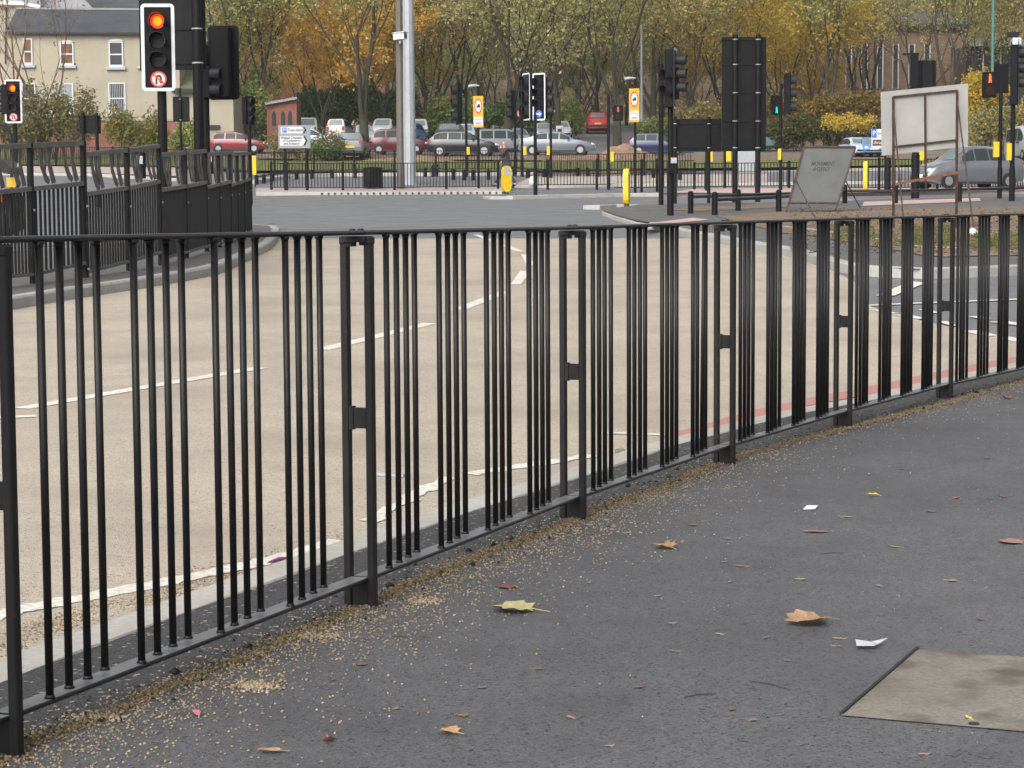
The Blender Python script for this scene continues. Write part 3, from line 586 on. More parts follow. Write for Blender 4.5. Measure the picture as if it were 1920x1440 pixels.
for i, p in enumerate(rbp):
    s_ = S(p.y); m_ = MB(); zt = wz(RT[i][0], RT[i][1] - 1, p)
    wd = .055; d = (rbp[min(i + 1, len(rbp) - 1)] - rbp[max(0, i - 1)]).normalized(); d.z = 0; d.normalize(); n = Vector((d.y, -d.x, 0))
    m_.bevbox(Vector((p.x, p.y, (p.z - .05 + zt) / 2)), (wd, wd, zt - p.z + .05), .006, n, d); po = m_.build('post', M_blk2, rroot)
    m_ = MB()
    for f_ in (.52, .06): c = Vector((p.x, p.y, p.z + (zt - p.z) * f_)) + n * .03; m_.cyl(c, c + n * .012, .016, .012, 8)
    m_.build('bolt_head', M_galv, po)
LEG = [[(.10, 1), (.24, 1), (.30, .62), (.46, .30), (.62, .12), (.55, .02), (.40, .10), (.20, .48)], [(.62, 1), (.84, 1), (.74, .66), (.86, .36), (.98, .05), (.80, .02), (.66, .40), (.60, .66)]]
ARM = [[(.40, .95), (.50, .98), (.54, .60), (.48, .34), (.42, .34), (.44, .62)]]
for (xa, ia), (xb, ib), ta, tb, ma, mb_, ba, bb in SEC:
    A, B = rbp[ia], rbp[ib]
    za = [wz(xa, y, A) for y in (ta, ma, ba)]; zb = [wz(xb, y, B) for y in (tb, mb_, bb)]
    d = Vector((B.x - A.x, B.y - A.y, 0)); L = d.length; d.normalize(); n = Vector((d.y, -d.x, 0))
    for nm, k, sz in (('top_rail', 0, (.055, .05)), ('middle_rail', 1, (.05, .045)), ('bottom_rail', 2, (.05, .035))):
        m_ = MB(); m_.beam(Vector((A.x, A.y, za[k] - sz[1] / 2)) + d * .03, Vector((B.x, B.y, zb[k] - sz[1] / 2)) - d * .03, sz[0], sz[1]); m_.build(nm, M_grail, rroot)
    m_ = MB(); nb = max(3, int(L / .085))
    for k in range(1, nb):
        t = k / nb; q = A.lerp(B, t); z0 = za[2] + (zb[2] - za[2]) * t; z1 = za[1] + (zb[1] - za[1]) * t - .045
        m_.box((q.x, q.y, (z0 + z1) / 2), (.020, .020, z1 - z0), n, d)
    m_.build('bar_panel', M_blk2, rroot)
    zl = lambda t, v: (za[1] + (zb[1] - za[1]) * t) + v * ((za[0] + (zb[0] - za[0]) * t - .05) - (za[1] + (zb[1] - za[1]) * t))
    for poly, off in ((LEG[0], .05), (LEG[1], -.02), (ARM[0], .0)):
        for rep in (0, 1):
            vs_ = []; ct = .08 if rep == 0 else .52
            for u_, v_ in poly:
                t = ct + u_ * .40 + off * .5; q = A.lerp(B, t); vs_.append(Vector((q.x, q.y, zl(t, v_))))
            if rep and poly is ARM[0]: continue
            k = len(vs_); m_ = MB(); m_.add([v + n * .004 for v in vs_] + [v - n * .004 for v in vs_], [tuple(range(k)), tuple(range(2 * k - 1, k - 1, -1))] + [(j, k + j, k + (j + 1) % k, (j + 1) % k) for j in range(k)]); m_.build('steel_figure', M_sculp, rroot)
# ------------------------------------------------------------------ traffic signals
UP = Vector((0, 0, 1))
def frame(yaw): return Vector((math.cos(yaw), math.sin(yaw), 0)), Vector((math.sin(yaw), -math.cos(yaw), 0))
def no_uturn(mb_, c, r, ex, d):
    ez = UP
    mb_.disc(c, r * .93, ex, ez, m=M_swh); mb_.ring(c + d * .003, r * .80, r, ex, ez, m=M_sred)
    o = c + d * .0045
    arch = [(-.38, -.62), (-.38, .12), (-.30, .36), (-.10, .50), (.12, .50), (.32, .36), (.40, .12), (.40, -.22), (.56, -.22), (.29, -.62), (.02, -.22), (.18, -.22), (.18, .08), (.12, .22), (.0, .28), (-.12, .22), (-.16, .1), (-.16, -.62)]
    mb_.add([o + ex * x * r + ez * y * r for x, y in arch], [(0, 1, 16, 17), (1, 2, 15, 16), (2, 3, 14, 15), (3, 4, 13, 14), (4, 5, 12, 13), (5, 6, 11, 12), (6, 7, 10, 11)[0:4], (10, 8, 9)], M_sblk)
    mb_.add([o + d * .002 + ex * x * r + ez * y * r for x, y in ((-.68, .50), (-.56, .62), (.68, -.50), (.56, -.62))], [(0, 3, 2, 1)], M_sred)
def walker(mb_, c, h, ex, d, m):
    for poly in ([(-.12, .5), (.12, .5), (.12, .28), (-.12, .28)], [(-.2, .26), (.2, .26), (.14, -.05), (-.14, -.05)], [(-.14, -.05), (.02, -.05), (-.06, -.5), (-.24, -.5)], [(-.02, -.05), (.14, -.05), (.26, -.48), (.10, -.5)]):
        mb_.add([c + d * .004 + ex * x * h * .8 + UP * y * h for x, y in poly], [(0, 1, 2, 3)], m)
def head(root, px, y0, y1, Y, yaw, n=3, ratio=.38, board=True, border=True, lit=None, sign=None, depth=.20, kind='signal', vis=.26, hw=.62):
    zc = [W(px, y0, Y), W(px, y1, Y)]; h = zc[0].z - zc[1].z; c0 = (zc[0] + zc[1]) / 2; ex, d = frame(yaw); wd = h * ratio
    m_ = MB(); m_.bevbox(c0 - d * (depth / 2), (wd * hw, depth, h * .94), .02, ex, d, UP); hd = m_.build('signal_head', M_sigb, root)
    if board:
        def rr(w_, h_, r):
            out = []
            for sx, sz, a0 in ((1, 1, 0), (-1, 1, 90), (-1, -1, 180), (1, -1, 270)):
                for k in range(4): t = R(a0 + k * 30); out.append((sx * (w_ / 2 - r) + r * math.cos(t), sz * (h_ / 2 - r) + r * math.sin(t)))
            return out
        m_ = MB(); m_.prism(rr(wd, h, wd * .12), c0 + d * .012, ex, UP, .012)
        bd = m_.build('backing_board', M_sigb, root)
        if border:
            bo, bi = rr(wd, h, wd * .12), rr(wd * .80, h - wd * .20, wd * .03); k = len(bo); m_ = MB()
            o = c0 + d * .016
            m_.add([o + ex * x + UP * y for x, y in bo] + [o + ex * x + UP * y for x, y in bi], [(j, (j + 1) % k, k + (j + 1) % k, k + j) for j in range(k)])
            m_.build('white_border', M_sigw, bd)
    fr = ([.20, .425, .645] if sign else [.19, .5, .81]) if n == 3 else ([.27, .74] if n == 2 else [.5])
    r = (h * .083 if sign else h * .115) if n == 3 else h * .17
    for k, f in enumerate(fr):
        c = c0 + UP * (h * (.5 - f)) + d * .022
        m_ = MB()
        if kind == 'signal':
            if lit == k:
                m_.disc(c, r, ex, UP, m=M_lred); m_.disc(c + d * .004, r * .64, ex, UP, m=M_lcore)
            else: m_.disc(c, r, ex, UP, m=M_lensoff)
        else:
            m_.disc(c, r, ex, UP, m=M_lensoff)
            if lit == k: walker(m_, c, r * 1.9, ex, d, {'red': M_pred, 'orange': M_pora, 'green': M_pgrn}[kind])
        m_.build('lens', None, hd)
        if vis:
            m_ = MB(); N = 14; v0 = []; v1 = []
            for j in range(N + 1):
                t = R(-40 + 260 * j / N); ln = vis * (1 if 40 < (-40 + 260 * j / N) < 140 else .86)
                for rad, lst in ((r * 1.16, v0), (r * 1.08, v1)):
                    q = c + ex * math.cos(t) * rad + UP * math.sin(t) * rad; lst += [q - d * .03, q + d * ln - UP * .02 * ln]
            b = len(v0); vs_ = v0 + v1; fs_ = []
            for j in range(N): fs_ += [(2 * j, 2 * j + 2, 2 * j + 3, 2 * j + 1), (b + 2 * j, b + 2 * j + 1, b + 2 * j + 3, b + 2 * j + 2), (2 * j + 1, 2 * j + 3, b + 2 * j + 3, b + 2 * j + 1)]
            m_.add(vs_, fs_); m_.build('visor', M_visor, hd, smooth=False)
    if sign:
        c = c0 + UP * (h * (.5 - .862)) + d * .024; m_ = MB()
        if sign == 'uturn': no_uturn(m_, c, r * 1.12, ex, d)
        elif sign == 'arrow':
            m_.disc(c, r, ex, UP, m=M_sblue); o = c + d * .004
            m_.add([o + ex * x * r + UP * y * r for x, y in ((-.8, -.2), (-.8, .2), (.1, .2), (.1, .6), (.85, 0), (.1, -.6), (.1, -.2))], [(0, 6, 2, 1), (3, 5, 4)], M_swh)
        m_.build('sign_face', None, hd)
    return hd
def pole(root, px, ytop, p, rad, mt=M_blk2, name='pole', n=12):
    zt = W(px, ytop, p.y).z; m_ = MB(); m_.cyl((p.x, p.y, p.z - .1), (p.x, p.y, zt), rad, rad, n); m_.cyl((p.x, p.y, zt), (p.x, p.y, zt + .02), rad * .9, rad * .5, n)
    m_.cyl((p.x, p.y, p.z - .05), (p.x, p.y, p.z + .9), rad * 1.25, rad * 1.25, n) if rad < .07 and mt is M_blk2 and name == 'signal_pole' else None
    return m_.build(name, mt, root, smooth=False)
def bx(root, name, x0, x1, y0, y1, Y, mt, dep=.12, yaw=0, fwd=.1):
    a, b = W(x0, y0, Y), W(x1, y1, Y); c = (a + b) / 2; ex, d = frame(yaw); m_ = MB()
    m_.bevbox(c + d * fwd, (abs(b.x - a.x), dep, abs(a.z - b.z)), .012, ex, d, UP); return m_.build(name, mt, root)
def place(px, py, Y=None, lift=.12):
    if Y is None: return G(px, py, lambda x, y: T(x, y) + lift)
    q = W(px, 400, Y); return Vector((q.x, q.y, T(q.x, q.y) + lift))
def btn(root, x0, x1, y0, y1, Y, side=M_yel, front=M_sigb):
    """pedestrian push-button unit: yellow case seen from its back or side"""
    return bx(root, 'push_button_box', x0, x1, y0, y1, Y, side, .14, 0, .09)
def btn_front(root, x0, x1, y0, y1, Y):
    o = bx(root, 'push_button_box', x0, x1, y0, y1, Y, M_sigb, .16, 0, .12)
    a, b = W(x0 + (x1 - x0) * .2, y0 + (y1 - y0) * .15, Y), W(x1 - (x1 - x0) * .15, y0 + (y1 - y0) * .45, Y)
    m_ = MB(); m_.box((a + b) / 2 + Vector((0, -.206, 0)), (b.x - a.x, .006, a.z - b.z)); m_.build('label_plate', M_lgrey, o); return o
def signal(label, px, base, ytop, rad=.057, Y=None, group='traffic signals at the junction'):
    p = place(px, base, Y); r = thing('traffic_signal', label, 'traffic light', p, group); pole(r, px, ytop, p, rad, name='signal_pole'); return r, p
# S1 near signal showing red over a no U-turn sign
r, p = signal('largest traffic light, lit red, white-edged, with a no U-turn sign, before the big black sign', 308, None, 150, .07, Y=31)
Y = p.y - .13; head(r, 296.5, 7, 171, Y, R(4), 3, .385, lit=0, sign='uturn')
btn_front(r, 257, 275, 286, 335, p.y)
# S2 left far signal
r, p = signal('small lit red traffic light with a no U-turn sign before the left-edge bush', 33, None, 215, .055, Y=62)
head(r, 25, 149, 231, p.y - .12, R(2), 3, .40, lit=0, sign='uturn')
head(r, 4, 157, 216, p.y - .05, R(-90), 3, .42, board=False)
bx(r, 'push_button_box', 38, 42, 285, 312, p.y, M_yel)
# S1c back of a signal beside the big sign
r, p = signal('traffic light turned away with a broad black board, right of the big black sign', 390, None, 85, .057, Y=35)
head(r, 419, 48, 187, p.y + .1, R(168), 3, .44, border=False)
head(r, 397, 122, 186, p.y - .05, R(80), 2, .5, board=False, vis=.16)
btn_front(r, 391, 402, 286, 326, p.y)
# S5
r, p = signal('small dark traffic light seen from the side before the end of the cream house', 470, None, 182, .055, Y=60)
head(r, 468, 180, 234, p.y + .05, R(60), 3, .46, border=False, vis=.14)
bx(r, 'push_button_box', 474, 482, 292, 328, p.y, M_yel)
# centre cluster
r, p = signal('left-facing black traffic light just left of the yellow sign by the tall column', 875, 331, 162)
head(r, 857, 155, 234, p.y, R(-80), 3, .44, border=False); bx(r, 'push_button_box', 875, 881, 276, 290, p.y, M_yel)
r, p = signal('black traffic light with a red-edged sign face, left of the white-edged pair', 966, 330, 176)
head(r, 958, 168, 226, p.y, R(-82), 3, .44, border=False, vis=.2); m_ = MB(); q = W(972, 213, p.y - .1); m_.ring(q, .10, .15, (.5, -.6, 0), UP, 16, M_sred); m_.disc(q - Vector((0, -.01, 0)), .12, (.5, -.6, 0), UP, 16, M_swh); m_.build('round_sign', None, r)
r, p = signal('narrow white-edged traffic light at a slant, left of the pair over the silver saloon', 979, 331, 150)
head(r, 987, 137, 226, p.y - .05, R(-62), 3, .34); bx(r, 'push_button_box', 981, 987, 274, 291, p.y, M_yel)
r, p = signal('white-edged traffic light with a blue arrow disc, in front of the silver saloon', 1004, 365, 215)
head(r, 1011, 137, 226, p.y - .05, R(-38), 3, .34, sign='arrow')
r, p = signal('right-facing black traffic light behind the white-edged one with an arrow', 1033, 334, 150)
head(r, 1026, 145, 224, p.y, R(82), 3, .40, border=False); bx(r, 'push_button_box', 1025, 1031, 274, 291, p.y, M_yel)
r, p = signal('black post with a pedestrian lamp showing a red figure, beside the red hatchback', 1141, 351, 178)
head(r, 1159, 197, 227, p.y - .05, 0, 2, .64, board=False, lit=0, kind='red', vis=0, hw=.95); bx(r, 'push_button_box', 1144, 1151, 285, 303, p.y, M_yel)
# S12
p = place(1239.5, 384); r = thing('signal_post', 'plain black pole just left of the right-facing traffic light', 'post', p, 'plain black poles'); pole(r, 1236.5, 121, p, .066)
r, p = signal('black traffic light facing right with three long hoods, left of the tall black sign', 1257, 404, 95, .058)
head(r, 1265, 90, 205, p.y - .02, R(78), 3, .40, sign='uturn'); head(r, 1255, 124, 188, p.y - .12, R(-58), 2, .46, board=False, border=False, vis=.18)
btn_front(r, 1253, 1270, 291, 325, p.y)
# S13
r, p = signal('traffic light pole with a green walking figure, left of the leaning grey sign', 1463.5, 357, 158)
head(r, 1456, 178, 216, p.y - .05, R(12), 2, .5, board=False, lit=1, kind='green', vis=.06, hw=.95); head(r, 1481, 135, 216, p.y + .05, R(88), 3, .30, border=False, hw=.9)
bx(r, 'push_button_box', 1458, 1464, 279, 300, p.y, M_yel)
# S15
r, p = signal('pole with a black pedestrian lamp box showing an orange-red figure, right of the white board', 1874, 372, 150)
head(r, 1856, 133, 184, p.y - .05, 0, 2, .5, board=False, lit=0, kind='orange', vis=0, hw=.95); bx(r, 'back_box', 1866, 1890, 120, 174, p.y, M_sigb, .2, 0, -.05); bx(r, 'push_button_box', 1861, 1871.5, 266, 295, p.y, M_yel)
r, p = signal('black traffic light at the right edge topped by a small white camera', 1897, 377, 82, .066)
head(r, 1909, 75, 200, p.y, R(75), 3, .40, sign='uturn', border=True); bx(r, 'camera', 1895, 1911, 72, 85, p.y, M_swh, .3, 0, .1); bx(r, 'camera_shroud', 1889, 1907, 61, 70, p.y, M_visor, .3, 0, .1)
bx(r, 'push_button_box', 1886, 1894.5, 269, 301, p.y, M_yel)
r, p = signal('black double-board traffic light turned away behind the white board', 1712, None, 100, .06, Y=74)
head(r, 1738, 113, 190, p.y + .05, R(176), 3, .44, border=False); bx(r, 'lamp_arm', 1692, 1722, 100, 104, p.y, M_blk2, .12); bx(r, 'side_board', 1707, 1720, 104, 190, p.y, M_sigb, .1); bx(r, 'push_button_box', 1722, 1731, 280, 301, p.y, M_yel)
for px, top, lab in ((1327, 284, 'left short black post with a yellow box, under the low black sign'), (1361, 284, 'short black post with a yellow box at the left foot of the tall black sign')):
    p = place(px - 2, 358 if px < 1340 else 352); r = thing('button_post', lab, 'post', p, 'push-button posts'); pole(r, px, top - 20, p, .06); bx(r, 'push_button_box', px + (2 if px < 1340 else 0), px + 9, 284, 303, p.y, M_yel)
p = place(318, None, Y=40); r = thing('button_post', 'yellow push-button case on a short post behind the stepped railing', 'post', p); pole(r, 317, 300, p, .05); bx(r, 'push_button_box', 313, 320, 290, 322, p.y, M_yel)
# ------------------------------------------------------------------ sign backs and signs
def sign_back(label, x0, x1, y0, y1, Y, posts, prad, clips, group=None, slant=0.0, base=None, cat='sign', ptop=None):
    p = place((x0 + x1) / 2, None, Y=Y); r = thing('sign_board', label, cat, p, group)
    a, b = W(x0, y0, Y), W(x1, y1, Y); m_ = MB(); yaw = slant; ex, d = frame(yaw)
    c = (a + b) / 2 + Vector((0, .10, 0)); m_.bevbox(c, ((b.x - a.x) / math.cos(yaw), .05, a.z - b.z), .01, ex, d, UP); pn = m_.build('panel', M_blk2, r)
    for cy in clips:
        z = W((x0 + x1) / 2, cy, Y).z; m_ = MB(); m_.box(Vector((c.x, c.y, z)) + d * .035, ((b.x - a.x) / math.cos(yaw) * .98, .03, .03), ex, d, UP); m_.build('cross_rail', M_blk2, r)
    for px in posts:
        q = W(px, 300, Y); q = q + ex * 0 + Vector((0, math.tan(yaw) * (q.x - c.x), 0)); zb = T(q.x, q.y) + .1
        zt = W(px, (ptop if ptop is not None else y0 - 4), Y).z; m_ = MB(); m_.cyl((q.x, q.y, zb - .2), (q.x, q.y, zt), prad, prad, 16); po = m_.build('post', M_blk2, r, smooth=False)
        for cy in clips:
            z = W(px, cy, Y).z; m_ = MB(); m_.cyl((q.x, q.y, z - .010), (q.x, q.y, z + .010), prad * 1.05, prad * 1.05, 16); m_.build('clip', M_lgrey, po)
    return r
sign_back('big black back of a road sign behind the nearest traffic light', 257, 385, -60, 130, 33, [374], .085, [-10, 54, 118])
sign_back('tall black back of a road sign on two posts left of the leaning grey sign', 1354, 1437, 69, 283, 57, [1378, 1421], .075, [74, 121, 174, 227, 277], slant=R(3))
sign_back('low wide black back of a road sign on two posts', 1262, 1353, 223, 284, 58, [1266, 1329], .05, [232, 277])
sign_back('small upright black sign back on a thin pole before the cream house', 323, 355, 181, 228, 70, [340], .04, [186, 225], ptop=165)
sign_back('small square black sign back on two posts between the bushes', 147, 188, 216, 250, 60, [157, 183], .05, [])
def text(s, size, c, ex, ez, mt, parent, name='lettering', align='CENTER', bold=False, width=None):
    cu = bpy.data.curves.new('t', 'FONT'); cu.body = s; cu.size = size; cu.align_x = align; cu.align_y = 'CENTER'; cu.extrude = .001; cu.offset = size * (.018 if bold else .006)
    ob = bpy.data.objects.new('t', cu); COL.objects.link(ob); bpy.context.view_layer.update()
    me = bpy.data.meshes.new_from_object(ob.evaluated_get(bpy.context.evaluated_depsgraph_get())); bpy.data.objects.remove(ob)
    xs_ = [v.co.x for v in me.vertices]
    sx = 1.0 if not width else width / max(1e-6, max(xs_) - min(xs_))
    ex, ez, c = Vector(ex).normalized(), Vector(ez).normalized(), Vector(c); nz = ex.cross(ez); org = Vector(ROOTLOC[parent.name])
    for v in me.vertices: q = c + ex * v.co.x * sx + ez * v.co.y + nz * v.co.z - org; v.co = q
    me.materials.clear(); me.materials.append(mt); o = bpy.data.objects.new(name, me); COL.objects.link(o); o.parent = parent; return o
EX = Vector((1, 0, 0))
# town centre sign
p = place(556, 357); Y = p.y; r = thing('direction_sign', 'grey direction sign with two white arrow panels on black posts before the parked cars', 'sign', p)
a, b = W(521.5, 235, Y), W(582.5, 278, Y); c = (a + b) / 2; m_ = MB(); m_.bevbox(c, (b.x - a.x, .04, a.z - b.z), .01); m_.build('panel', M_sgrey, r)
for px in (535.5, 576): q = W(px, 350, Y + .07); m_ = MB(); m_.cyl((q.x, q.y, p.z - .1), (q.x, q.y, c.z + .2), .055, .055, 12); m_.build('post', M_blk2, r)
def arrow_panel(x0, x1, y0, y1, tip):
    pa, pb = W(x0, y0, Y), W(x1, y1, Y); w_ = pb.x - pa.x; h_ = pa.z - pb.z; k = w_ * tip
    m_ = MB(); m_.prism([(0, 0), (w_ - k, 0), (w_, h_ / 2), (w_ - k, h_), (0, h_)], (pa.x, c.y - .024, pb.z), EX, UP, .004); o = m_.build('arrow_panel', M_swh, r)
    m_ = MB(); t = .08
    m_.add([Vector((pa.x + x, c.y - .030, pb.z + z)) for x, z in ((w_ - k - t, 0), (w_ - k, 0), (w_, h_ / 2), (w_ - k, h_), (w_ - k - t, h_), (w_ - t, h_ / 2))], [(0, 1, 2, 5), (5, 2, 3, 4)]); m_.build('chevron', M_sblk, o); return o, pa, pb
o, pa, pb = arrow_panel(526.5, 575, 238, 250, .08)
q = W(533.5, 244, Y); m_ = MB(); m_.box((q.x, c.y - .030, q.z), (.17, .004, .19)); m_.build('parking_symbol', M_sblue, o); text('P', .17, (q.x, c.y - .035, q.z), EX, UP, M_swh, o, bold=True)
text('Town centre', .16, (W(554.5, 244, Y).x, c.y - .031, q.z), EX, UP, M_sblk, o, width=.62)
o, pa, pb = arrow_panel(525, 577, 255, 273, .09)
for s_, py, wd in (('Walsall Chamber', 258.3, .86), ('of Commerce', 263.7, .66), ('and Industry', 269.3, .62)): q = W(547, py, Y); text(s_, .14, (q.x, c.y - .031, q.z), EX, UP, M_sblk, o, width=wd)
# yellow restriction signs
def yellow_sign(label, px, base, x0, x1, y0, y1, lampx, lampy):
    p = place(px, base); Y = p.y; r = thing('yellow_sign', label, 'sign', p, 'yellow restriction signs'); pole(r, px, lampy, p, .05)
    a, b = W(x0, y0, Y - .07), W(x1, y1, Y - .07); c = (a + b) / 2; w_, h_ = b.x - a.x, a.z - b.z
    m_ = MB(); m_.bevbox(c, (w_, .03, h_), .006); pn = m_.build('yellow_panel', M_yelb, r)
    cc = c + Vector((0, -.018, h_ * .18)); m_ = MB(); m_.disc(cc, w_ * .30, EX, UP, 24, M_swh, ry=h_ * .22); m_.ring(cc + Vector((0, -.003, 0)), w_ * .29, w_ * .37, EX, UP, 24, M_sred, asp=(h_ * .24) / (w_ * .37))
    u = w_ * .2; m_.add([cc + Vector((x * u, -.005, z * u)) for x, z in ((-.9, -.7), (.9, -.7), (.9, .9), (.0, .9), (-.35, .2), (-.9, .0))], [(0, 1, 2, 3, 4, 5)], M_sblk); m_.build('round_sign', None, pn)
    cp = c + Vector((0, -.018, -h_ * .30)); m_ = MB(); m_.box(cp, (w_ * .84, .006, h_ * .28)); pl = m_.build('white_plate', M_swh, pn)
    text('Except', h_ * .105, cp + Vector((0, -.0045, h_ * .065)), EX, UP, M_sgrey, pl, width=w_ * .66); text('loads', h_ * .105, cp + Vector((0, -.0045, -h_ * .065)), EX, UP, M_sblk, pl, width=w_ * .5)
    a, b = W(lampx[0], lampy, Y), W(px + 1, lampy - 1, Y); m_ = MB(); m_.tube([b, (b + a) / 2 + UP * .03, a], [.03, .05, .06], 8); m_.build('lamp_arm', M_lgrey, r)
yellow_sign('yellow sign with red ring right of the tall column, over the grey car', 897.5, 353, 887, 906.5, 180, 239, (878, 0), 162)
yellow_sign('yellow sign with red ring right of the red pedestrian lamp', 1191, 355, 1179.5, 1199, 166, 229, (1171, 0), 148)
# small parking sign, mostly behind the white board
p = place(1660, 340); Y = p.y; r = thing('parking_sign', 'small white parking sign with a brown panel, half behind the white board', 'sign', p)
a, b = W(1634, 242, Y), W(1700, 277, Y); c = (a + b) / 2; m_ = MB(); m_.bevbox(c, (b.x - a.x, .04, a.z - b.z), .01); m_.build('panel', M_swh, r); pole(r, 1664, 250, Vector((p.x, p.y + .06, p.z)), .045)
q = W(1639, 250, Y); m_ = MB(); m_.box((q.x, c.y - .024, q.z), (.2, .006, .36)); o = m_.build('parking_symbol', M_sblue, r); text('P', .26, (q.x, c.y - .03, q.z), EX, UP, M_swh, r, bold=True); q = W(1661, 250, Y); text('Town centre', .17, (q.x, c.y - .022, q.z), EX, UP, M_sblk, r)
a, b = W(1636, 262, Y), W(1697, 273, Y); q = (a + b) / 2; m_ = MB(); m_.box((q.x, c.y - .024, q.z), (b.x - a.x, .006, a.z - b.z)); m_.build('brown_panel', M_sbrown, r); q = W(1646, 267.5, Y); text('Library', .17, (q.x, c.y - .03, q.z), EX, UP, M_swh, r)
# leaning grey sign, faded letters, rusty frame
Y = 46.0; r0 = W(1475, 398, Y); p = Vector((r0.x, r0.y, T(r0.x, r0.y) + .12)); r = thing('leaning_sign', 'weathered grey sign in a rusty frame leaning to the left, with faded letters', 'sign', p)
TL, TR, BR, BL = W(1507, 276, Y + .35), W(1604, 276, Y + .35), W(1571, 381, Y - .1), W(1479, 381, Y - .1)
nn = (TR - TL).cross(TL - BL).normalized(); nn = nn if nn.y < 0 else -nn
m_ = MB(); vs_ = [BL, BR, TR, TL]; m_.add(vs_ + [v - nn * .02 for v in vs_], [(0, 1, 2, 3), (7, 6, 5, 4), (0, 4, 5, 1), (1, 5, 6, 2), (2, 6, 7, 3), (3, 7, 4, 0)]); pn = m_.build('panel', M_slate, r)
m_ = MB()
ext = lambda a, b, t: b + (b - a) * t
LB, RBt = ext(TL, BL, .16), ext(TR, BR, .13)
for a, b in ((TL, TR), (BL, BR), (TL, LB), (TR, RBt)): m_.beam(a + nn * .012, b + nn * .012, .04, .035, up=nn)
m_.build('frame', M_rust, r)
q = place(1537, 424); m_ = MB(); m_.cyl(BL.lerp(TL, .42) + nn * .02, q, .013, .013, 6); m_.build('stay', M_rust, r)
q2 = place(1613, 390); m_ = MB(); m_.cyl(BR.lerp(TR, .42) - nn * .02, q2, .013, .013, 6); m_.build('stay', M_rust, r)
exs = (TR - TL).normalized(); ezs = (TL - BL).normalized(); M_faded = mat('faded_lettering', (0.022, 0.023, 0.025), 0.7, n1=(30, (0.06, 0.063, 0.065), 0.45, 0.75))
text('MOVEMENT', .14, BL.lerp(TL, .70).lerp(BR.lerp(TR, .70), .47) + nn * .004, exs, ezs, M_faded, pn, width=.54, bold=True); text('AGENT', .14, BL.lerp(TL, .60).lerp(BR.lerp(TR, .60), .47) + nn * .004, exs, ezs, M_faded, pn, width=.40, bold=True)
# big white board seen from behind on a rusty frame
Y = 36.0; q = W(1735, 300, Y); p = Vector((q.x, q.y, T(q.x, q.y) + .13)); r = thing('display_board', 'large plain white board seen from behind on a rusty angle-iron frame', 'sign', p)
Yl, Yr = Y - .25, Y + .45
TL, TR, BR, BL = W(1653, 172.5, Yl), W(1815, 156.5, Yr), W(1815, 274, Yr), W(1655, 292, Yl)
nn = (TR - TL).cross(TL - BL).normalized(); nn = nn if nn.y < 0 else -nn
m_ = MB(); vs_ = [BL, BR, TR, TL]; m_.add(vs_ + [v - nn * .03 for v in vs_], [(0, 1, 2, 3), (7, 6, 5, 4), (0, 4, 5, 1), (1, 5, 6, 2), (2, 6, 7, 3), (3, 7, 4, 0)]); m_.build('panel', M_board, r)
e1 = (TR - TL); pt = lambda px, py: None
def onb(u, v): return BL.lerp(BR, u).lerp(TL.lerp(TR, u), v) + nn * .02
fl, fm, fr_ = .125, .49, .865
gl, gr = T(*onb(fl, 0)[:2]) + .05, T(*onb(fr_, 0)[:2]) + .05
m_ = MB()
for u, vt, zb in ((fl, .905, gl), (fr_, .905, gr)): a = onb(u, vt); m_.beam(a, Vector((onb(u, 0).x, onb(u, 0).y, zb)), .034, .034, up=nn)
m_.beam(onb(fm, .905), onb(fm, -.62) , .030, .030, up=nn)
m_.beam(onb(fl, .905), onb(fr_, .905), .032, .032, up=nn); m_.beam(onb(fl, .12), onb(fr_, .12), .032, .032, up=nn); m_.build('frame', M_rust, r)
m_ = MB(); a, b = place(1696, 436), place(1826, 432); m_.cyl(onb(fl, .70), a, .016, .016, 6); m_.build('stay', M_rust, r)
m_ = MB(); m_.cyl(onb(fr_, .74), b, .016, .016, 6); m_.build('stay', M_rust, r)
m_ = MB(); m_.beam(onb(fl, -.47), onb(fr_ + .02, -.40), .045, .035, up=nn); m_.build('cross_bar', M_rust2, r)
# ------------------------------------------------------------------ columns, camera, bin, bollards, cabinet
p = place(751, 354); r = thing('camera_column', 'slim brown-grey column in front of the pale one, carrying a white camera', 'pole', p)
m_ = MB(); zt = W(745, -120, p.y).z; m_.cyl((p.x, p.y, p.z - .1), (p.x, p.y, zt), .15, .125, 8); m_.build('column', M_dcol, r)
Yc = p.y - .35; a, b = W(739, 59, Yc), W(763, 79, Yc); cam_z = (a.z + b.z) / 2; m_ = MB()
o1, o2 = W(740, 69, Yc + .1), W(760, 67, Yc - .1); m_.beam(o1, o2, .26, .25); m_.beam(o1 + UP * .14, o2 + UP * .14 + (o2 - o1) * .1, .34, .03); cm = m_.build('camera_housing', M_swh, r)
m_ = MB(); m_.beam(o2 + (o2 - o1).normalized() * .003, o2 + (o2 - o1).normalized() * .02, .19, .17); m_.build('lens_window', M_sblk, cm)
m_ = MB(); q = W(750, 76, Yc); m_.cyl(q, q - UP * .12, .06, .04, 10); m_.cyl(q - UP * .08, (p.x, p.y, q.z - .16), .03, .03, 8); m_.build('camera_bracket', M_lgrey, r)
p = place(768.5, 346); r = thing('lighting_column', 'thick pale galvanised lighting mast in the middle of the far footway', 'lamp post', p)
m_ = MB(); zt = W(760, -200, p.y).z; m_.cyl((p.x, p.y, p.z - .1), (p.x, p.y, zt), .265, .205, 10); m_.build('column', M_galv, r)
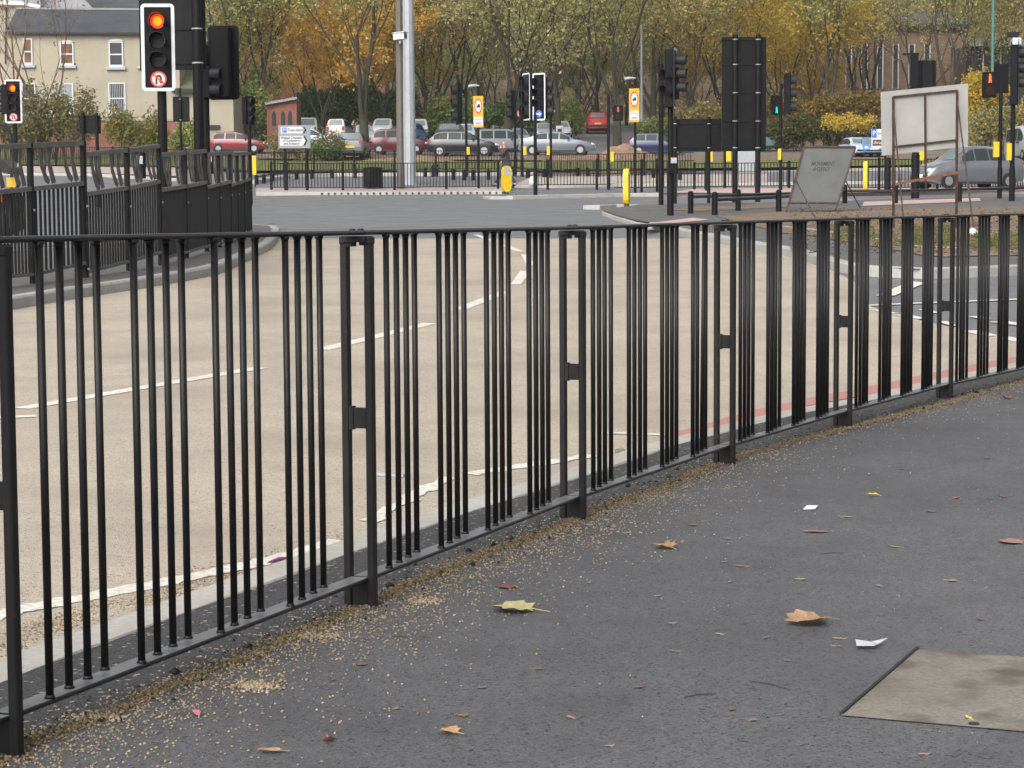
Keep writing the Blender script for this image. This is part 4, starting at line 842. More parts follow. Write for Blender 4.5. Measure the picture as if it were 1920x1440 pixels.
m_ = MB(); z0 = W(770, 316, p.y).z; m_.cyl((p.x, p.y, p.z - .05), (p.x, p.y, p.z + .03), .36, .36, 10); m_.build('base_plate', M_galv, r); m_ = MB(); z1 = W(767, 168, p.y).z; m_.cyl((p.x, p.y, z1), (p.x, p.y, z1 + .03), .258, .258, 10); m_.build('joint_ring', M_galv, r)
p = place(1203, 256); r = thing('lamp_column', 'thin pale grey lamp column among the trees, right of the yellow sign', 'lamp post', p)
m_ = MB(); m_.cyl((p.x, p.y, p.z - .1), (p.x, p.y, W(1203, -80, p.y).z), .11, .07, 10); m_.build('column', M_lgrey, r)
p = place(1857, None, Y=140); r = thing('lamp_column', 'thin teal-green lamp column above the pedestrian signal at right', 'lamp post', p)
m_ = MB(); m_.cyl((p.x, p.y, p.z - .1), (p.x, p.y, W(1857, -120, p.y).z), .11, .08, 10); m_.build('column', M_green, r)
p = place(699, 354); a, b = W(679.5, 313.5, p.y), W(719, 354, p.y); r = thing('litter_bin', 'square black litter bin beside the tall column', 'bin', p)
wd = b.x - a.x; hh = a.z - p.z; m_ = MB(); m_.bevbox((p.x, p.y + .2, p.z + hh * .47), (wd * .74, wd * .74, hh * .94), .03, (math.cos(.5), math.sin(.5), 0), (-math.sin(.5), math.cos(.5), 0)); m_.build('body', M_blk2, r)
m_ = MB(); m_.bevbox((p.x, p.y + .2, p.z + hh * .965), (wd * .78, wd * .78, hh * .07), .04, (math.cos(.5), math.sin(.5), 0), (-math.sin(.5), math.cos(.5), 0)); m_.build('lid', M_blk2, r)
def ybollard(label, px, base, top, wpx, yaw, disc):
    p = place(px, base, lift=.10); hh = W(px, top, p.y).z - p.z; r = thing('yellow_bollard', label, 'bollard', p, 'yellow traffic bollards'); ex, d = frame(yaw); wd = wpx
    poly = []
    for k in range(9): t = math.pi * k / 8; poly.append((wd / 2 * math.cos(t), hh - wd / 2 + wd / 2 * math.sin(t)))
    poly += [(-wd / 2, hh * .30), (-wd * .44, hh * .16), (-wd * .28, hh * .07), (-wd * .12, hh * .04), (wd * .12, hh * .04), (wd * .28, hh * .07), (wd * .44, hh * .16), (wd / 2, hh * .30)]
    m_ = MB(); m_.prism(poly, p + d * .07, ex, UP, .14); m_.build('shell', M_yel, r)
    m_ = MB(); m_.cyl(p - UP * .05, p + UP * hh * .12, .08, .06, 10); m_.build('foot', M_sblk, r)
    if disc: m_ = MB(); m_.disc(p + d * .075 + UP * (hh - wd * .58), wd * .36, ex, UP, 24, ry=wd * .44); m_.build('white_disc', M_lgrey, r)
ybollard('yellow bollard with a white disc in front of the walking man', 950, 362, 311, .36, R(24), True)
ybollard('thin yellow bollard edge-on at the tip of the right island', 1175, 386, 316, .36, R(78), False)
ybollard('yellow bollard between the leaning sign and the white board', 1623, 359, 302, .34, R(74), False)
p = place(1400, 321); r = thing('cabinet', 'grey street cabinet seen between the legs of the tall black sign', 'cabinet', p); a, b = W(1384, 281, p.y), W(1417, 321, p.y)
m_ = MB(); m_.bevbox(((a.x + b.x) / 2, p.y + .2, (a.z + p.z) / 2), (b.x - a.x, .4, a.z - p.z), .015); m_.build('body', M_cab, r); m_ = MB()
for k in range(5): m_.box((a.x + (b.x - a.x) * (.15 + .175 * k), p.y - .004, (a.z + p.z) / 2), (.02, .012, (a.z - p.z) * .85))
m_.build('door_ribs', M_cab, r)
# ------------------------------------------------------------------ bar fences on the far side
def bar_fence(label, pts, ht, posts, group='black bar fences across the junction', spacing=.125, lift=.12, name='bar_fence', sub=.028):
    P = [place(px, py, lift=lift) for px, py in pts]; r = thing(name, label, 'fence', P[0], group)
    for a, b in zip(P, P[1:]):
        d = b - a; L = Vector((d.x, d.y, 0)).length; n = max(2, int(L / spacing)); m_ = MB()
        m_.beam(a + UP * (ht - .02), b + UP * (ht - .02), .045, .03); m_.beam(a + UP * .10, b + UP * .10, .04, .03)
        for k in range(1, n): q = a.lerp(b, k / n); m_.box(q + UP * (ht / 2 + .04), (sub, sub, ht - .12))
        m_.build('bar_panel', M_blk2, r)
    for px, py in posts:
        q = place(px, py, lift=lift); m_ = MB(); m_.cyl(q - UP * .1, q + UP * (ht + .03), .055, .055, 8); m_.cyl(q + UP * (ht + .03), q + UP * (ht + .06), .05, .02, 8); m_.build('post', M_blk2, r)
    return r
bar_fence('black bar fence on the far kerb in front of the bin and the tall column', [(509, 356), (643, 357), (740, 356.5), (837, 355), (934, 354)], 1.05, [(509, 356), (538, 357), (643, 357), (740, 356.5), (837, 355), (934, 354)])
bar_fence('black bar fence before the silver saloon and the mound of earth', [(1004, 352), (1027, 351), (1119, 351), (1146, 351)], 1.05, [(1027, 351), (1119, 351)])
bar_fence('black bar fence between the thin yellow bollard and the low black sign', [(1152, 357), (1191, 356.5), (1232, 356), (1302, 355.5)], 1.12, [(1191, 357), (1203, 356), (1232, 355)])
bar_fence('black bar fence right of the low black sign', [(1302, 355.5), (1323, 355), (1378, 354), (1463, 353), (1560, 352)], 1.0, [(1302, 356), (1323, 356), (1479, 353)])
bar_fence('black bar fence in front of the silver-sheened black saloon at right', [(1590, 357), (1648, 357), (1757, 356), (1857, 355), (1990, 352)], 1.15, [(1648, 357), (1666, 357), (1757, 356)], lift=.12)
q = place(1716, 367); m_ = MB(); m_.cyl(q - UP * .1, q + UP * 1.28, .13, .13, 12); m_.cyl(q + UP * 1.28, q + UP * 1.36, .13, .09, 12); solo('bollard', m_, M_blk2, 'stout black bollard in front of the silver-sheened black saloon', 'bollard', 'stout black bollards')
q = place(1664, 358); m_ = MB(); m_.cyl(q - UP * .1, q + UP * 1.15, .12, .12, 12); m_.cyl(q + UP * 1.15, q + UP * 1.2, .12, .09, 12); solo('bollard', m_, M_blk2, 'stout black bollard behind the left leg of the white board', 'bollard', 'stout black bollards')
bar_fence('far bar fence along the grass, in front of the parked cars', [(480, 324), (515, 324), (589, 323), (664, 322), (740, 322), (817, 321), (900, 320), (975, 320)], .98, [(515, 324), (589, 323), (664, 322), (740, 322), (817, 321)], spacing=.13)
bar_fence('far bar fence behind the middle signals, along the grass right of the walking man', [(1020, 326), (1122, 330), (1208, 328), (1300, 326)], .98, [(1122, 332), (1208, 330)], spacing=.13)
bar_fence('far bar fence under the bushes behind the stepped railing', [(-40, 307), (105, 309), (212, 312), (300, 316), (440, 320)], 1.0, [(105, 309), (212, 312)], spacing=.13)
def knee_rail(label, pts, posts, ht, pr, group='low black knee rails', rr_=.035, lift=.12, rf=.82):
    P = [place(px, py, lift=lift) for px, py in pts]; r = thing('knee_rail', label, 'railing', P[0], group)
    m_ = MB()
    for a, b in zip(P, P[1:]): m_.cyl(a + UP * ht * rf, b + UP * ht * rf, rr_, rr_, 8)
    m_.build('rail', M_rail, r)
    for px, py in posts:
        q = place(px, py, lift=lift); m_ = MB(); m_.cyl(q - UP * .1, q + UP * ht, pr, pr, 10); m_.cyl(q + UP * ht, q + UP * (ht + .03), pr, pr * .5, 10); m_.build('post', M_blk2, r)
knee_rail('low black knee rail curving in front of the grass, left of the bin', [(478, 346), (511, 339), (556, 336), (585, 335), (623, 334), (666, 334), (735, 331), (797, 330)], [(481, 346), (495, 344), (511, 338), (556, 336), (585, 335), (623, 334), (666, 334), (797, 330)], .36, .085)
knee_rail('low black knee rail left of the walking man', [(812, 328), (871, 338), (887, 338), (916, 337), (930, 336)], [(812, 328), (819, 327), (850, 337), (871, 338), (887, 338), (916, 337)], .42, .085)
knee_rail('short low black knee rail right of the walking man', [(958, 326), (1018, 333), (963, 325), (1021, 331)], [(965, 327), (990, 334), (1021, 333)], .36, .10)
knee_rail('low black knee rail before the earth mound', [(1083, 331), (1102, 331), (1130, 331), (1225, 334), (1275, 338), (1320, 338)], [(1083, 331), (1102, 331), (1225, 334), (1275, 338)], .36, .085)
knee_rail('long black knee rail across the right island, passing the leaning sign', [(1295, 400), (1384, 395), (1462, 392), (1500, 389)], [(1295, 400), (1384, 395)], .47, .064, 'knee rails on the right island', .036, .12, .78)
knee_rail('black knee rail running behind the white board to the right edge', [(1340, 403), (1460, 396), (1584, 381), (1679, 381), (1799, 378), (1960, 372)], [(1340, 403), (1460, 397), (1584, 381), (1679, 382), (1799, 379)], .47, .066, 'knee rails on the right island', .042, .12, .70)
# ------------------------------------------------------------------ cars
def ccol(name, c): return mat('car_paint_' + name, c, 0.28, coat=0.6, n1=(.8, tuple(v * .86 for v in c), .4, .7))
PROF = {  # x (rear 0 .. front 1), top z, belt z, half width, roof half width
    'hatch': dict(L=3.95, H=1.45, W=.84, st=[(0, .62, .62, .62, .62), (.015, .95, .80, .74, .70), (.05, 1.02, .90, .80, .74), (.13, 1.38, .94, .83, .58), (.22, 1.45, .95, .84, .60), (.50, 1.45, .93, .84, .60), (.585, 1.36, .92, .84, .62), (.755, .93, .90, .82, .72), (.90, .83, .80, .79, .70), (.97, .70, .66, .70, .62), (1, .52, .50, .60, .55)], win=[(.10, .29), (.31, .485), (.50, .69)], roof=(3, 6), ws=(6, 7), rs=(2, 3), hood=7),
    'saloon': dict(L=4.65, H=1.43, W=.87, st=[(0, .70, .64, .64, .62), (.012, .98, .86, .76, .70), (.06, 1.04, .90, .82, .74), (.14, 1.09, .93, .85, .76), (.28, 1.38, .94, .86, .58), (.40, 1.43, .94, .87, .60), (.52, 1.42, .93, .87, .60), (.58, 1.37, .92, .87, .62), (.735, .95, .91, .85, .74), (.89, .83, .80, .81, .72), (.97, .68, .64, .70, .62), (1, .50, .48, .60, .55)], win=[(.22, .38), (.395, .53), (.545, .67)], roof=(4, 7), ws=(7, 8), rs=(3, 4), hood=8),
    'estate': dict(L=4.4, H=1.50, W=.86, st=[(0, .62, .62, .66, .64), (.012, .98, .86, .78, .72), (.03, 1.04, .94, .83, .76), (.085, 1.44, .96, .85, .62), (.20, 1.50, .96, .86, .63), (.52, 1.49, .94, .86, .62), (.60, 1.40, .93, .86, .64), (.76, .95, .91, .84, .73), (.90, .84, .80, .80, .70), (.97, .70, .66, .70, .62), (1, .52, .50, .60, .55)], win=[(.09, .27), (.29, .47), (.49, .69)], roof=(3, 6), ws=(6, 7), rs=(2, 3), hood=7),
    'van': dict(L=4.5, H=1.85, W=.90, st=[(0, .62, .62, .74, .72), (.01, 1.10, .95, .86, .80), (.02, 1.15, 1.0, .88, .82), (.045, 1.80, 1.04, .89, .76), (.15, 1.85, 1.04, .90, .77), (.60, 1.84, 1.04, .90, .77), (.70, 1.72, 1.02, .90, .76), (.84, 1.12, 1.0, .88, .78), (.94, .98, .92, .84, .74), (.98, .80, .72, .76, .68), (1, .55, .52, .66, .6)], win=[(.08, .30), (.33, .55), (.58, .78)], roof=(3, 6), ws=(6, 7), rs=(2, 3), hood=7)}
def make_car(label, style, paint, x0, x1, base, yaw, Y=None, top=None, plate=None, group='cars parked across the junction', face=None):
    pr = PROF[style]; L0, Wd = pr['L'], pr['W']; pm = (x0 + x1) / 2
    p = G(pm, base, lambda x, y: T(x, y) + .13) if Y is None else Vector((W(pm, 300, Y).x, Y, T(W(pm, 300, Y).x, Y) + .13))
    wm = (x1 - x0) * p.y / FPX; ap = abs(math.cos(yaw)) * L0 + abs(math.sin(yaw)) * 2 * Wd * .97
    k = wm / ap; k = max(.72, min(1.35, k))
    r = thing('parked_car', label, 'car', p, group)
    ex = Vector((math.cos(yaw), math.sin(yaw), 0)); ey = Vector((-math.sin(yaw), math.cos(yaw), 0)); kz = k
    if top is not None: kz = max(.75, min(1.4, (W(pm, top, p.y).z - p.z) / pr['H']))
    def M(x, y, z): return p + ex * ((x - .5) * L0 * k) + ey * (y * k) + UP * (z * kz)
    st = pr['st']; m_ = MB(); ns = len(st); ring = []
    for x, zt, zb, hw, rw in st:
        lo = .20 if .06 < x < .95 else .28; zb2 = min(zb, zt)
        s_ = [(-hw * .90, lo), (-hw * .99, lo + (zb2 - lo) * .35), (-hw, lo + (zb2 - lo) * .62), (-hw * .965, zb2), (-(rw + (hw - rw) * .1), zt - (zt - zb2) * .12), (-rw * .82, zt)]
        s_ = s_ + [(-a, b) for a, b in reversed(s_)]; ring.append([M(x, a, b) for a, b in s_])
    n = 12; vs_ = sum(ring, []); fs_ = []
    for i in range(ns - 1):
        for j in range(n): j2 = (j + 1) % n; fs_.append((i * n + j, (i + 1) * n + j, (i + 1) * n + j2, i * n + j2))
    fs_ += [tuple(range(n)), tuple(range(ns * n - 1, (ns - 1) * n - 1, -1))]
    m_.add(vs_, fs_); bd = m_.build('body', paint, r, smooth=False)
    me = bd.data
    me.polygons.foreach_set('use_smooth', [True] * len(me.polygons))
    try: me.set_sharp_from_angle(angle=R(38))
    except Exception: pass
    def interp(x):
        xs_ = [s[0] for s in st]; return [float(np.interp(x, xs_, [s[c] for s in st])) for c in range(1, 5)]
    for sd_ in (-1, 1):
        for a, b in pr['win']:
            m_ = MB(); pts_ = []
            N = 4; low = []; up = []
            for q in range(N + 1):
                x = a + (b - a) * q / N; zt, zb, hw, rw = interp(x); zb2 = min(zb, zt)
                zl = zb2 + .025; zh = max(zl + .01, zt - (zt - zb2) * .17 - .015)
                yl = hw * .965 + .014; yh = (rw + (hw - rw) * .1) + .022; f = (zh - zb2) / max(.05, (zt - (zt - zb2) * .12 - zb2))
                low.append(M(x, sd_ * yl, zl)); up.append(M(x, sd_ * (yl + (yh - yl) * f), zh))
            k2 = N + 1; vv = low + up; ff = [(q, q + 1, k2 + q + 1, k2 + q) for q in range(N)]
            if sd_ > 0: ff = [f_[::-1] for f_ in ff]
            m_.add(vv, ff); m_.build('side_window', M_glass, r)
        for xw in (.185 if style != 'van' else .17, .815):
            rw_ = .30; c = M(xw, sd_ * (Wd - .075), .29); m_ = MB(); o_ = ey * sd_
            m_.cyl(c - o_ * .1 * k, c + o_ * .085 * k, rw_ * k * .98, rw_ * k * .98, 20); wh = m_.build('wheel', M_tyre, r)
            m_ = MB(); cc = c + o_ * .09 * k; m_.cyl(cc - o_ * .01, cc, .19 * k, .185 * k, 18)
            for q in range(5): t = q * 2 * math.pi / 5 + .3; dd = ex * math.cos(t) + UP * math.sin(t); m_.beam(cc + o_ * .004 + dd * .03, cc + o_ * .004 + dd * .17 * k, .045, .02, up=o_)
            m_.build('rim', M_rim, wh)
            m_ = MB(); e_ = M(xw, sd_ * (Wd + .002), .29); m_.ring(e_, rw_ * k * .98, rw_ * k * 1.13, ex, UP, 24); m_.build('wheel_arch', M_trim, r)
        m_ = MB(); a_, b_ = M(.25, sd_ * (Wd * .995), .23), M(.75, sd_ * (Wd * .995), .23); m_.beam(a_, b_, .02, .08); m_.build('sill', M_trim, r)
        m_ = MB(); c = M(.665, sd_ * (Wd + .09), .97); m_.bevbox(c, (.11, .15, .11), .03, ex, ey, UP); m_.build('mirror', M_trim, r)
        m_ = MB(); c = M(.962, sd_ * .55, .63); m_.sphere(c, .15 * k, 10, 6, (1, 1, .62)); m_.build('headlamp', M_headl, r, smooth=True)
        m_ = MB(); zz = .82 if style != 'saloon' else .84; c = M(.018 if style != 'saloon' else .022, sd_ * .64, zz); m_.bevbox(c, (.12, .2, .30 if style != 'saloon' else .16), .03, ex, ey, UP); m_.build('tail_lamp', M_tail, r)
    for nm, (i0, i1) in (('windscreen', pr['ws']), ('rear_window', pr['rs'])):
        q = []
        for i in (i0, i1):
            x, zt, zb, hw, rw = st[i]; q.append((x, zt, rw * .80))
        (xa, za_, wa), (xb, zb_, wb) = q; dx, dz = (xb - xa) * L0, zb_ - za_; nl = math.hypot(dx, dz); nx_, nz_ = -dz / nl, dx / nl
        if nz_ < 0: nx_, nz_ = -nx_, -nz_
        P4 = []
        for f, s_ in ((.06, -1), (.06, 1), (.90, 1), (.90, -1)):
            x = xa + (xb - xa) * f; z = za_ + dz * f; ww = (wa + (wb - wa) * f) * (.98)
            P4.append(M(x + nx_ * .012 / L0, s_ * ww, z + nz_ * .012))
        m_ = MB(); m_.add(P4, [(0, 1, 2, 3)] if nm == 'windscreen' else [(3, 2, 1, 0)]); m_.build(nm, M_scr, r)
    m_ = MB(); m_.bevbox(M(.012, 0, .46), (.12, 1.36 * k, .16 * kz), .03, ex, ey, UP); m_.build('rear_bumper', M_trim if face else paint, r)
    m_ = MB(); m_.bevbox(M(.982, 0, .42), (.16, 1.25 * k, .15 * kz), .04, ex, ey, UP); m_.build('front_bumper', M_trim, r)
    m_ = MB(); m_.box(M(.001, 0, .62 if style != 'saloon' else .60), (.03, .50, .12), ex, ey, UP); m_.build('rear_plate', M_platey, r)
    m_ = MB(); m_.box(M(1.0, 0, .46), (.03, .50, .12), ex, ey, UP); m_.build('front_plate', M_platew, r)
    return r
C = {n: ccol(n, c) for n, c in dict(red=(.22, .018, .028), brightred=(.38, .018, .022), maroon=(.10, .014, .020), black=(.011, .012, .015), darkblue=(.014, .019, .085), blue=(.09, .22, .48), paleblue=(.42, .50, .60), silver=(.32, .34, .365), silverblue=(.145, .165, .205), grey=(.20, .215, .235), darkgrey=(.055, .065, .065), white=(.50, .52, .53), cream=(.52, .43, .28), teal=(.14, .24, .25), greygreen=(.12, .145, .145)).items()}
rz = lambda d: R(d)
make_car('red hatchback parked left of the direction sign, seen from its right side', 'hatch', C['red'], 393, 502, 287, rz(-4))
make_car('dark blue car mostly hidden behind the bush before the cream house', 'hatch', C['darkblue'], 272, 342, 280, rz(5))
make_car('white van roof showing above the direction sign', 'van', C['white'], 556, 600, 262, rz(95), top=222)
make_car('pale blue hatchback half hidden behind the direction sign', 'hatch', C['paleblue'], 534, 634, 281, rz(-6), top=240)
make_car('grey-green car seen from behind beside the thick tree trunk', 'estate', C['greygreen'], 636, 692, 297, rz(88), top=250)
make_car('white estate with tall red tail lamps behind the shrub', 'estate', C['white'], 615, 661, 266, rz(84), top=224)
make_car('small cream van facing out from under the hedge', 'van', C['cream'], 650, 679, 247, rz(-88), top=205)
make_car('silver hatchback facing out, left of the thick trunk', 'hatch', C['silver'], 656, 708, 275, rz(-80), top=234)
make_car('white hatchback facing out behind the maroon one', 'hatch', C['white'], 696, 743, 265, rz(-94), top=222)
make_car('maroon hatchback parked side-on behind the tall column', 'hatch', C['maroon'], 692, 804, 290, rz(-3), top=242)
make_car('red van with a raised back window, right of the tall column', 'van', C['brightred'], 771, 807, 250, rz(88), top=204)
make_car('white hatchback peeping out right of the tall column', 'hatch', C['white'], 766, 805, 264, rz(-88), top=223)
make_car('light blue hatchback with an orange-red tail lamp right of the tall column', 'hatch', C['blue'], 756, 799, 269, rz(74), top=231)
make_car('dark four-wheel drive roof above the black hatchback', 'estate', C['darkgrey'], 816, 871, 274, rz(-90), top=230)
make_car('silver-blue car behind the pole, right of the dark four-wheel drive', 'hatch', C['paleblue'], 852, 893, 274, rz(-88), top=232)
make_car('black hatchback parked side-on left of the walking man', 'hatch', C['black'], 801, 937, 293, rz(-5), top=246)
make_car('grey people carrier behind the thick trunk and the walking man', 'van', C['grey'], 896, 990, 285, rz(3), top=242)
make_car('white car high in the row right of the yellow sign', 'estate', C['white'], 903, 944, 256, rz(-70), top=210)
make_car('silver car nose-out left of the silver saloon', 'hatch', C['silver'], 958, 984, 282, rz(-70), top=240)
make_car('silver car nose-out behind the silver saloon', 'hatch', C['silver'], 1000, 1037, 266, rz(-88), top=230)
make_car('silver-grey saloon parked side-on beside the earth mound', 'saloon', C['silverblue'], 972, 1118, 291, rz(-6), top=247)
make_car('teal estate with a white back pillar behind the white car', 'estate', C['teal'], 1044, 1076, 250, rz(76), top=213)
make_car('small white car in front of the teal estate', 'hatch', C['white'], 1040, 1067, 263, rz(-85), top=227)
make_car('bright red hatchback seen from behind, higher up the slope', 'hatch', C['brightred'], 1099, 1140, 250, rz(89), top=212, face=True)
make_car('dark blue hatchback behind the earth mound and black poles', 'hatch', C['darkblue'], 1176, 1290, 291, rz(-4), top=250)
make_car('light blue car half hidden by bushes right of the tall black sign', 'hatch', C['teal'], 1420, 1466, 280, rz(20), top=250)
make_car('pale blue car beside the leaning grey sign', 'hatch', C['paleblue'], 1588, 1622, 294, rz(-80), top=262)
make_car('bright blue car with a white plate left of the small parking sign', 'hatch', C['blue'], 1609, 1655, 294, rz(-92), top=258)
make_car('blue car parked high behind the small brick outbuilding', 'hatch', C['blue'], 507, 535, 186, rz(88), top=154)
C['sky_sheen'] = mat('car_paint_gloss_black', (.19, .20, .22), .24, metal=.5, coat=1.0)  # black paint greyed to silver to stand in for reflected sky
make_car('large black saloon with silver sky sheen painted in, waiting behind the bar fence at right', 'saloon', C['sky_sheen'], 1699, 1925, 357, rz(203), top=274, group='cars on the road at right')
make_car('pale silver van cut off by the right edge', 'van', C['silver'], 1898, 1960, 302, rz(-86), top=236, group='cars on the road at right')
# yellow skip
q = place(1240, 252); m_ = MB(); a, b = W(1226, 224, q.y), W(1254, 246, q.y); x0_, x1_, z0_, z1_ = a.x, b.x, b.z, a.z
vs_ = [(x0_ + .2, q.y - .6, z0_), (x1_ - .2, q.y - .6, z0_), (x1_ - .2, q.y + .6, z0_), (x0_ + .2, q.y + .6, z0_), (x0_, q.y - .8, z1_), (x1_, q.y - .8, z1_), (x1_, q.y + .8, z1_), (x0_, q.y + .8, z1_)]
m_.add(vs_, [(3, 2, 1, 0), (0, 1, 5, 4), (1, 2, 6, 5), (2, 3, 7, 6), (3, 0, 4, 7), (4, 5, 6, 7)])
for x in (x0_, x1_): m_.beam((x, q.y - .82, z1_), (x, q.y + .82, z1_), .08, .08)
m_.beam((x0_, q.y - .82, z1_ - .02), (x1_, q.y - .82, z1_ - .02), .07, .09); solo('skip', m_, M_yelb, 'orange-yellow skip behind the dark blue hatchback', 'skip')
# pay machine by the silver saloon
q = place(1049, 270); m_ = MB(); a, b = W(1042.5, 236, q.y), W(1056, 268, q.y); m_.bevbox(((a.x + b.x) / 2, q.y, (a.z + q.z) / 2), (b.x - a.x, .5, a.z - q.z), .05); m_.box(((a.x + b.x) / 2, q.y - .255, a.z - .35), (.28, .03, .3), m=M_sblk)
m_.mats = [M_swh, M_sblk]; m_.m = [0] * (len(m_.f) - 6) + [1] * 6
solo('ticket_machine', m_, None, 'white ticket machine with a dark screen behind the silver saloon', 'machine')
# ------------------------------------------------------------------ earth mound
def mound(label, cx, base, w_, d_, h_, seed, mt=M_earth):
    p = place(cx, base); rg = np.random.default_rng(seed); m_ = MB(); nx_, ny_ = 26, 14; ph = rg.uniform(0, 6, 8)
    for j in range(ny_ + 1):
        for i in range(nx_ + 1):
            u, v = i / nx_ * 2 - 1, j / ny_ * 2 - 1; rr_ = math.sqrt(u * u + v * v); hgt = max(0, 1 - rr_ ** 1.7) * (1 + .25 * math.sin(3.1 * u + ph[0]) + .2 * math.sin(7 * u + ph[1] + 3 * v) + .12 * math.sin(13 * u + ph[2]) + .1 * math.sin(17 * v + ph[3] + 9 * u))
            x, y = p.x + u * w_ / 2, p.y + v * d_ / 2; m_.v.append((x, y, T(x, y) + .10 + h_ * hgt + rg.uniform(-.02, .02) * (hgt > 0) - .05 * (hgt <= 0)))
    for j in range(ny_):
        for i in range(nx_): a = j * (nx_ + 1) + i; m_.f.append((a, a + 1, a + nx_ + 2, a + nx_ + 1)); m_.m.append(0)
    return solo('earth_mound', m_, mt, label, 'earth')
M_mound = groundmat('reddish_soil', (0.20, 0.13, 0.09), (0.28, 0.19, 0.135), (0.13, 0.082, 0.058), grain=9, rough=1.0, spec=.05, bump=1.0)
mound('reddish mound of soil in front of the silver saloon and the blue hatchback', 1160, 298, 4.8, 2.2, .62, 3, M_mound); mound('lower spread of reddish soil left of the mound', 1085, 303, 4.4, 1.6, .42, 5, M_mound)
mound('long low bank of soil along the verge behind the left bar fence', 800, 300, 7.5, 1.0, .18, 6, M_mound)
# ------------------------------------------------------------------ walking man
def skin_mesh(name, chain, radii, edges, mt, parent, lvl=1):
    org = Vector(ROOTLOC[parent.name]); me = bpy.data.meshes.new('s'); me.from_pydata([tuple(Vector(c)) for c in chain], edges, []); o = bpy.data.objects.new('s', me); COL.objects.link(o)
    md = o.modifiers.new('k', 'SKIN'); md.use_smooth_shade = True
    for i, rd in enumerate(radii): v = me.skin_vertices[0].data[i]; v.radius = (rd, rd) if not hasattr(rd, '__len__') else rd; v.use_root = (i == 0)
    sb = o.modifiers.new('s', 'SUBSURF'); sb.levels = lvl; sb.render_levels = lvl
    bpy.context.view_layer.update(); m2 = bpy.data.meshes.new_from_object(o.evaluated_get(bpy.context.evaluated_depsgraph_get())); bpy.data.objects.remove(o)
    m2.materials.clear(); m2.materials.append(mt); m2.polygons.foreach_set('use_smooth', [True] * len(m2.polygons)); ob = bpy.data.objects.new(name, m2); COL.objects.link(ob); ob.parent = parent; ROOTLOC[ob.name] = tuple(org); return ob
M_skin = mat('skin', (0.58, 0.33, 0.26), 0.55); M_jack = mat('dark_brown_jacket', (0.045, 0.034, 0.030), 0.8, n1=(6, (0.06, 0.045, 0.04), .4, .7)); M_jean = mat('blue_jeans', (0.030, 0.043, 0.075), 0.85, n1=(8, (0.045, 0.06, 0.10), .4, .7)); M_shirt = mat('blue_shirt', (0.03, 0.05, 0.16), 0.8); M_shoe = mat('dark_shoe', (0.015, 0.014, 0.014), 0.6)
p = place(949, 350); hgt = W(948, 264.5, p.y).z - p.z; k = hgt / 1.78; pr_ = thing('person', 'bald man walking left behind the yellow bollard, brown jacket, jeans, hand at his ear', 'person', p)
# walks towards -x; local x forward = world -x
def J(f, s_, z): return (-f * k, s_ * k, z * k)
bj = [J(0, 0, .98), J(.02, 0, 1.18), J(.03, 0, 1.40), J(.05, 0, 1.50), J(.075, 0, 1.60), J(.085, 0, 1.70), J(.08, 0, 1.755),
      J(.02, .18, 1.43), J(-.02, .22, 1.16), J(.16, .20, .98), J(.22, .19, .93), J(.02, -.18, 1.43), J(.18, -.24, 1.22), J(.20, -.13, 1.50), J(.19, -.10, 1.60),
      J(.0, .09, .94), J(.22, .10, .52), J(.40, .10, .11), J(.52, .10, .045), J(.0, -.09, .94), J(-.10, -.09, .50), J(-.38, -.09, .14), J(-.30, -.09, .05)]
be = [(0, 1), (1, 2), (2, 3), (3, 4), (4, 5), (5, 6), (2, 7), (7, 8), (8, 9), (9, 10), (2, 11), (11, 12), (12, 13), (13, 14), (0, 15), (15, 16), (16, 17), (17, 18), (0, 19), (19, 20), (20, 21), (21, 22)]
br_ = [.10, .10, .105, .055, .082, .098, .06, .05, .042, .04, .036, .05, .042, .038, .036, .075, .055, .042, .04, .085, .06, .042, .04]
bdy = skin_mesh('body', bj, [q * k for q in br_], be, M_skin, pr_, 2)
idx = [0, 1, 2, 7, 8, 9, 11, 12, 13]; mp = {a: i for i, a in enumerate(idx)}
jk = [bj[i] for i in idx] + [J(-.01, 0, .86)]; je = [(mp[a], mp[b]) for a, b in be if a in mp and b in mp] + [(0, 9)]
skin_mesh('jacket', jk, [.185 * k, .195 * k, .19 * k, .11 * k, .088 * k, .068 * k, .11 * k, .088 * k, .068 * k, .19 * k], je, M_jack, pr_, 2)
idx = [0, 15, 16, 17, 19, 20, 21]; mp = {a: i for i, a in enumerate(idx)}; je = [(mp[a], mp[b]) for a, b in be if a in mp and b in mp]
skin_mesh('trousers', [bj[i] for i in idx], [q * k for q in (.14, .105, .08, .065, .105, .08, .065)], je, M_jean, pr_, 2)
for a, b in ((17, 18), (21, 22)):
    d_ = Vector(J(.14, 0, 0)); A_ = Vector(bj[a]); tip = Vector(bj[b]); skin_mesh('shoe', [tuple(A_ - UP * .05 * k), tuple(tip), tuple(tip + d_ * .5)], [.055 * k, .052 * k, .035 * k], [(0, 1), (1, 2)], M_shoe, pr_, 1)
skin_mesh('shirt_front', [J(.11, -.03, 1.02), J(.14, -.03, 1.22), J(.13, -.03, 1.42)], [.08 * k, .085 * k, .06 * k], [(0, 1), (1, 2)], M_shirt, pr_, 1)
c = p + Vector(J(.17, 0, 1.665)); m_ = MB(); m_.sphere(c, .022 * k, 6, 4); m_.sphere(p + Vector(J(.085, .095, 1.67)), .032 * k, 6, 4, (.7, .5, 1)); m_.sphere(p + Vector(J(.085, -.095, 1.67)), .032 * k, 6, 4, (.7, .5, 1)); m_.build('nose_and_ears', M_skin, bdy, smooth=True)
